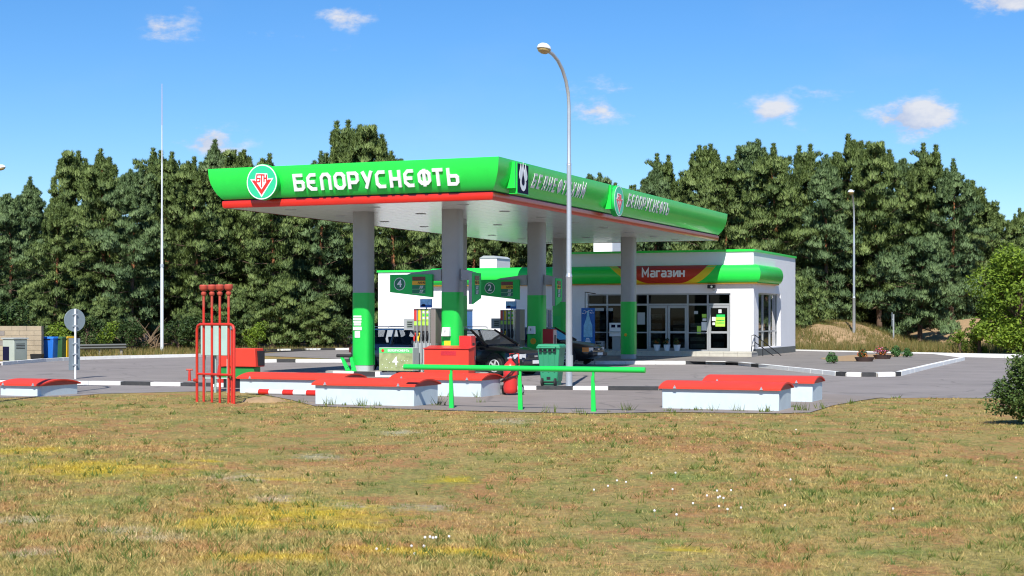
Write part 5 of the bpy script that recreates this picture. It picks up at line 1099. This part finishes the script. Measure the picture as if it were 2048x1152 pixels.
for i, (x, yt, d) in enumerate(ML): plant_pine(x, yt, d, [1, 0, 3, 2, 4, 0, 5, 1][i], ORD[i] + ' pine from the left among those behind the shop roof and canopy', 'pines behind the shop')
RL = [(1310, 348, 92), (1328, 322, 96), (1400, 298, 97), (1447, 330, 89), (1492, 292, 95), (1552, 308, 91), (1608, 303, 98), (1655, 332, 89), (1700, 286, 94), (1760, 292, 90), (1815, 325, 94), (1862, 302, 91), (1905, 340, 89), (1948, 372, 99), (1988, 410, 100), (2038, 428, 104), (2090, 430, 100)]
for i, (x, yt, d) in enumerate(RL): plant_pine(x, yt, d, [4, 1, 3, 0, 2, 5, 1, 4, 0, 3, 2, 1][i % 12], ORD[i] + ' tall pine from the left among those right of the canopy', 'pines in the right wood')
rr = random.Random(21); xs_ = list(range(-70, 2130, 62))
for i, x in enumerate(xs_):
    d = rr.uniform(101, 116); yt = (395 if x < 150 else 350 if x < 1250 else 345 if x < 1880 else 440) + rr.uniform(0, 45)
    plant_pine(x + rr.uniform(-18, 18), yt, d, i % 6, 'pine deep in the wood, half hidden behind the front row', 'pines deep in the wood')
for i, x in enumerate(range(-60, 2110, 105)): plant_pine(x, 470 + rr.uniform(0, 40), rr.uniform(122, 132), (i*5) % 6, 'pine at the back of the wood, glimpsed between trunks', 'pines at the back of the wood', 1.5)
# broad young pine on the bank
PV.append(pine(9, 6, .1, 3.0, NEEDLE2, 46, 30, 8)); plant_pine(1840, 488, 82, 6, 'broad low blue-green pine spreading over the sandy bank', 'young pines at the wood edge', 1., .5)
PV.append(pine(12, 5, .06, 1.9, NEEDLE, 34, 28, 8))
for x, yt, d, lab in ((560, 560, 79.5, 'young pine with low branches left of the nearest column'), (640, 600, 79, 'short bushy young pine just left of the nearest column'), (480, 585, 80, 'young pine behind the vent pipe rack'), (210, 600, 79, 'young pine between road sign and antenna mast'), (60, 585, 78, 'young pine above the block wall'), (380, 615, 79, 'short young pine right of the antenna mast'), (1610, 560, 84, 'young pine beside the right wall of the shop'), (1680, 575, 91, 'young pine behind the sandy bank')):
    plant_pine(x, yt, d, 7, lab, 'young pines at the wood edge')
rr = random.Random(33)
for i, x in enumerate(range(-60, 2110, 75)): plant_pine(x + rr.uniform(-20, 20), 545 + rr.uniform(-30, 30), rr.uniform(97, 101), 7, 'bushy young pine growing in the shade of the wood', 'shaded young pines', 1.25)
LITTER = mat('needle_litter', (.09, .06, .035), .95, var=.3, vs=2, bump=.4, bs=20, dirt=.4, dcol=(.05, .05, .025))
sheet('forest_floor', [(-200, 66), (-24, 66), (-18, 79.5), (-8, 81.5), (9, 82), (13, 86), (24, 92), (34, 84), (60, 70), (200, 66), (200, 400), (-200, 400)], .03, LITTER)
# leafy trees and bushes
def leafy(seed, H, Rr, m, n=26, per=170, sz=.1):
    rng = np.random.default_rng(seed); r2 = random.Random(seed); tk = MB().path([(0, 0, -.1), (.05, 0, H*.3), (0, .1, H*.6), (.1, 0, H*.9)], [.13, .1, .06, .02], 8); P_, D_, V_ = [], [], []
    for k in range(n):
        z = H*r2.uniform(.12, .97); q = z/H; rad = Rr*(1 - abs(q-.45)*1.25)*r2.uniform(.3, 1); a = r2.uniform(0, 6.28); c = (math.cos(a)*rad, math.sin(a)*rad, z)
        tk.path([(0, 0, z*.6), (c[0]*.6, c[1]*.6, z*.85), c], [.035, .02, .008], 5); p, d = ball_pts(per, rng, c, np.array([.55, .55, .5])*r2.uniform(.7, 1.25)*Rr/1.9); P_.append(p); D_.append(d*.5 + [0, 0, .7]); V_.append(np.clip(r2.uniform(.2, .75) + rng.normal(0, .2, per), 0, 1))
    return tk.mesh('trunk', BARK), npmesh('crown', leaf_quads(np.concatenate(P_), np.concatenate(D_), sz, rng), 4, m, {'rnd': np.concatenate(V_)})
def plant_leafy(ms_, loc, lab, cat='tree', name='leafy_tree', sc_=1., grp=None):
    s = thing(name, lab, cat, loc, random.uniform(0, 6.28), grp); s.scale = (sc_,)*3; place(ms_[0], 'trunk', s); place(ms_[1], 'crown', s)
lt = leafy(3, 4.7, 2.5, LEAF, 62, 260, .085); plant_leafy(lt, (23.2, 69.5, 0), 'bright green leafy tree at the right edge behind the kerb'); plant_leafy(lt, (25.9, 76, 0), 'leafy tree half hidden behind the bright one at the right edge', sc_=.95)
lb = leafy(5, 1.7, 1.1, LEAF, 16, 170, .06); lb2 = leafy(6, 1.9, 1.2, LEAFD, 18, 170, .06)
for i, (x, y, k, f) in enumerate(((112, 712, 0, .8), (175, 708, 1, .9), (215, 706, 0, .8), (262, 705, 1, .8), (400, 704, 1, 1.0), (455, 703, 1, .9), (515, 702, 0, .8), (575, 701, 1, .9), (640, 700.5, 1, 1.0), (690, 700, 1, .8), (20, 712, 1, 1.3), (355, 703, 1, .8))):
    plant_leafy((lb, lb2)[k], G(x, y), ORD[i] + ' low leafy bush planted along the foot of the left wood', 'bush', 'leafy_bush', f, 'bushes at the foot of the wood')
for i, (x, y, f) in enumerate(((1960, 709, .8), (1920, 706, .6), (1750, 698, .45), (1730, 699, .4), (1640, 700, .35))): plant_leafy((lb, lb2)[i > 2], G(x, y), ORD[i] + ' roadside bush from the right edge behind the white kerb', 'bush', 'leafy_bush', f, 'bushes behind the right kerb')
eb = leafy(8, 1.12, .72, leafmat('bush_leaf', (.035, .08, .015), (.15, .21, .05)), 70, 190, .026); plant_leafy(eb, (8.35, 24.3, 0), 'dense dark green bush at the right edge of the meadow', 'bush', 'meadow_bush', 1.0)
plant_leafy(eb, (8.85, 24.25, 0), 'taller bush cut off by the right edge of the picture', 'bush', 'meadow_bush', 1.2)
# dead branches at the wood edge
rr = random.Random(9); mb = MB()
for k in range(34):
    a = Vector((rr.uniform(-.9, .9), rr.uniform(-.5, .5), rr.uniform(0, .4))); b = a + Vector((rr.uniform(-1.3, 1.3), rr.uniform(-.4, .4), rr.uniform(.2, 1.5))); mb.path([a, a.lerp(b, .5) + Vector((0, 0, .1)), b], [.03, .02, .006], 5)
o = mb.build('dead_brush', mat('dead_wood', (.22, .15, .09), .9, var=.2)); tag(o, 'heap of dead pine branches beside the antenna mast', 'brushwood'); o.location = G(288, 704)

# ------------------------------------------------------------------ grass, weeds, clover heads
rng = np.random.default_rng(5)
def in_poly(x, y, poly):
    c = np.zeros(len(x), bool); n = len(poly)
    for i in range(n):
        (x0, y0), (x1, y1) = poly[i], poly[i-1]; c ^= ((y0 > y) != (y1 > y)) & (x < (x1-x0)*(y-y0)/((y1-y0) or 1e-9) + x0)
    return c
asp = K1 + K3 + near
def rel_np(x, y):
    k = np.clip(np.minimum(np.minimum((26-y)/4, (y-3)/4), (39-np.abs(x))/5), 0, 1); return k*.05*(np.sin(x*.7+y*.31) + np.sin(x*.23-y*.6+1.3))
def grass(n, per, d0, d1, hmin, hmax, wid, m, name, seed, edge=.0, halfw=.38):
    rng = np.random.default_rng(seed); iv = rng.uniform(1/d1, 1/d0, n); y = 1/iv; x = rng.uniform(-1, 1, n)*(y*halfw + 1)
    jx, jy = x + rng.normal(0, edge, n), y + rng.normal(0, edge, n); k = ~in_poly(jx, jy, asp) & ~in_poly(jx, jy, apr); x, y = x[k], y[k]; n = len(x)
    base = np.stack([x, y, rel_np(x, y) - .004], 1); b = np.repeat(base, per, 0); sc_ = (b[:, 1:2]/14)**.8
    b[:, :2] += rng.normal(0, .028, (n*per, 2))*sc_; N = n*per
    clump = np.repeat(rng.uniform(.5, 1.25, n), per)[:, None]; h = rng.uniform(hmin, hmax, (N, 1))*clump; a = rng.uniform(0, 2*np.pi, N); lean = rng.uniform(.2, 1.5, (N, 1))
    tip = b + np.concatenate([np.cos(a)[:, None]*h*lean, np.sin(a)[:, None]*h*lean, h], 1); sd = rng.uniform(0, 2*np.pi, N); w_ = wid*sc_*rng.uniform(.6, 1.4, (N, 1)); s_ = np.concatenate([np.cos(sd)[:, None], np.sin(sd)[:, None]*.5, np.zeros((N, 1))], 1)*w_/2
    rn = np.clip(np.repeat(rng.beta(2, 2, n), per) + rng.normal(0, .12, N), 0, 1)
    o = bpy.data.objects.new(name, npmesh(name, np.stack([b - s_, b + s_, tip], 1), 3, m, {'rnd': rn})); C.objects.link(o); o['kind'] = 'stuff'; return o
o = grass(62000, 6, 9.3, 34, .012, .042, .0085, BLADE, 'meadow_grass', 3, .2); o['label'] = 'short dry patchy meadow grass'; o['category'] = 'grass'
GB = leafmat('weed_green', (.07, .13, .02), (.17, .2, .04)); o = grass(1500, 14, 9.3, 34, .03, .085, .012, GB, 'green_tufts', 8, .25); o['label'] = 'green grass tufts scattered through the dry meadow'; o['category'] = 'grass'
# weeds along hatch walls and apron edge
V = []; rn = []
rr = np.random.default_rng(14)
for (x, y) in [(655, 811), (690, 812), (720, 813), (760, 813), (1340, 823), (1365, 822), (1400, 822), (1432, 823), (1475, 823), (1530, 825), (1585, 815), (890, 795), (955, 796), (1255, 822), (1165, 826), (965, 806), (1345, 827), (880, 812), (1100, 826), (600, 806), (1600, 822), (1640, 818), (1700, 808)]:
    c = G(x + rr.uniform(-4, 4), y); n = int(rr.integers(5, 16)); p = np.array([[c.x, c.y, 0]]) + rr.normal(0, .05, (n, 3))*[1.4, .6, 0]; h = rr.uniform(.5, 1.6)
    t = tri_fan(p, np.tile([[0, 0, 1.]], (n, 1)), .13*h, .016, rr, 2, .35); V.append(t); rn.append(np.clip(rr.normal(.5, .2, len(t)), 0, 1))
o = bpy.data.objects.new('wall_weeds', npmesh('wall_weeds', np.concatenate(V), 3, GB, {'rnd': np.concatenate(rn)})); C.objects.link(o); o['kind'] = 'stuff'; o['label'] = 'tall thin weeds along the hatch walls and apron'; o['category'] = 'weeds'
# tall grass on the bank and behind kerbs
V = []; rn = []
for (x0, x1, y0, y1, n, hh) in ((13.5, 25, 73, 82, 2600, .5), (-22, -6, 66, 80, 2200, .3), (11.5, 23, 78, 88, 5200, .34)):
    x, y = rr.uniform(x0, x1, n), rr.uniform(y0, y1, n); k = ~in_poly(x, y, asp) & ~in_poly(x, y, pav); x, y = x[k], y[k]
    zz = np.where((y0 == 78), np.maximum(0, 1.42*np.maximum(0, 1-((x-17.2)/6.4)**2-((y-87)/9.5)**2)**.8 - .1), 0)
    p = np.stack([x, y, zz], 1); t = tri_fan(p, np.tile([[0, 0, 1.]], (len(p), 1)), hh, .03, rr, 4, .3); V.append(t); rn.append(np.clip(rr.normal(.5, .25, len(t)), 0, 1))
o = bpy.data.objects.new('verge_grass', npmesh('verge_grass', np.concatenate(V), 3, leafmat('verge_grass', (.07, .11, .02), (.3, .22, .08)), {'rnd': np.concatenate(rn)})); C.objects.link(o); o['kind'] = 'stuff'; o['label'] = 'rough tall grass behind the kerbs'; o['category'] = 'grass'
ch = MB().lathe([(.0, .06), (.016, .062), (.022, .07), (.018, .084), (.0, .09)], 9).mesh('clover_head', mat('clover_white', (.8, .78, .78), .7)); cst = MB().path([(0, 0, -.01), (0, 0, .062)], .002, 4).mesh('stem', BIN)
for (x, y) in [(1188, 990), (1216, 982), (1234, 971), (1252, 974), (1303, 956), (1345, 989), (1386, 1018), (1414, 1002), (1434, 992), (1436, 1006), (1440, 1004), (1447, 1007), (1462, 991), (1438, 1024), (1455, 1030), (1482, 1027), (1570, 1022), (1581, 969), (1592, 866), (1309, 1033), (1353, 1041), (1893, 961), (1786, 1029), (2032, 965), (860, 1087), (866, 1089), (872, 1088), (850, 1088), (823, 1106), (848, 1106), (776, 1113), (753, 1112), (898, 1086), (829, 1122), (1351, 955), (13, 917)]:
    s = thing('clover_flower', 'tiny white clover flower head standing in the meadow grass', 'flower', G(x, y, .0), 0, 'white clover heads in the meadow'); place(ch, 'flower_head', s); place(cst, 'stem', s); s.scale = (.48, .48, .7)
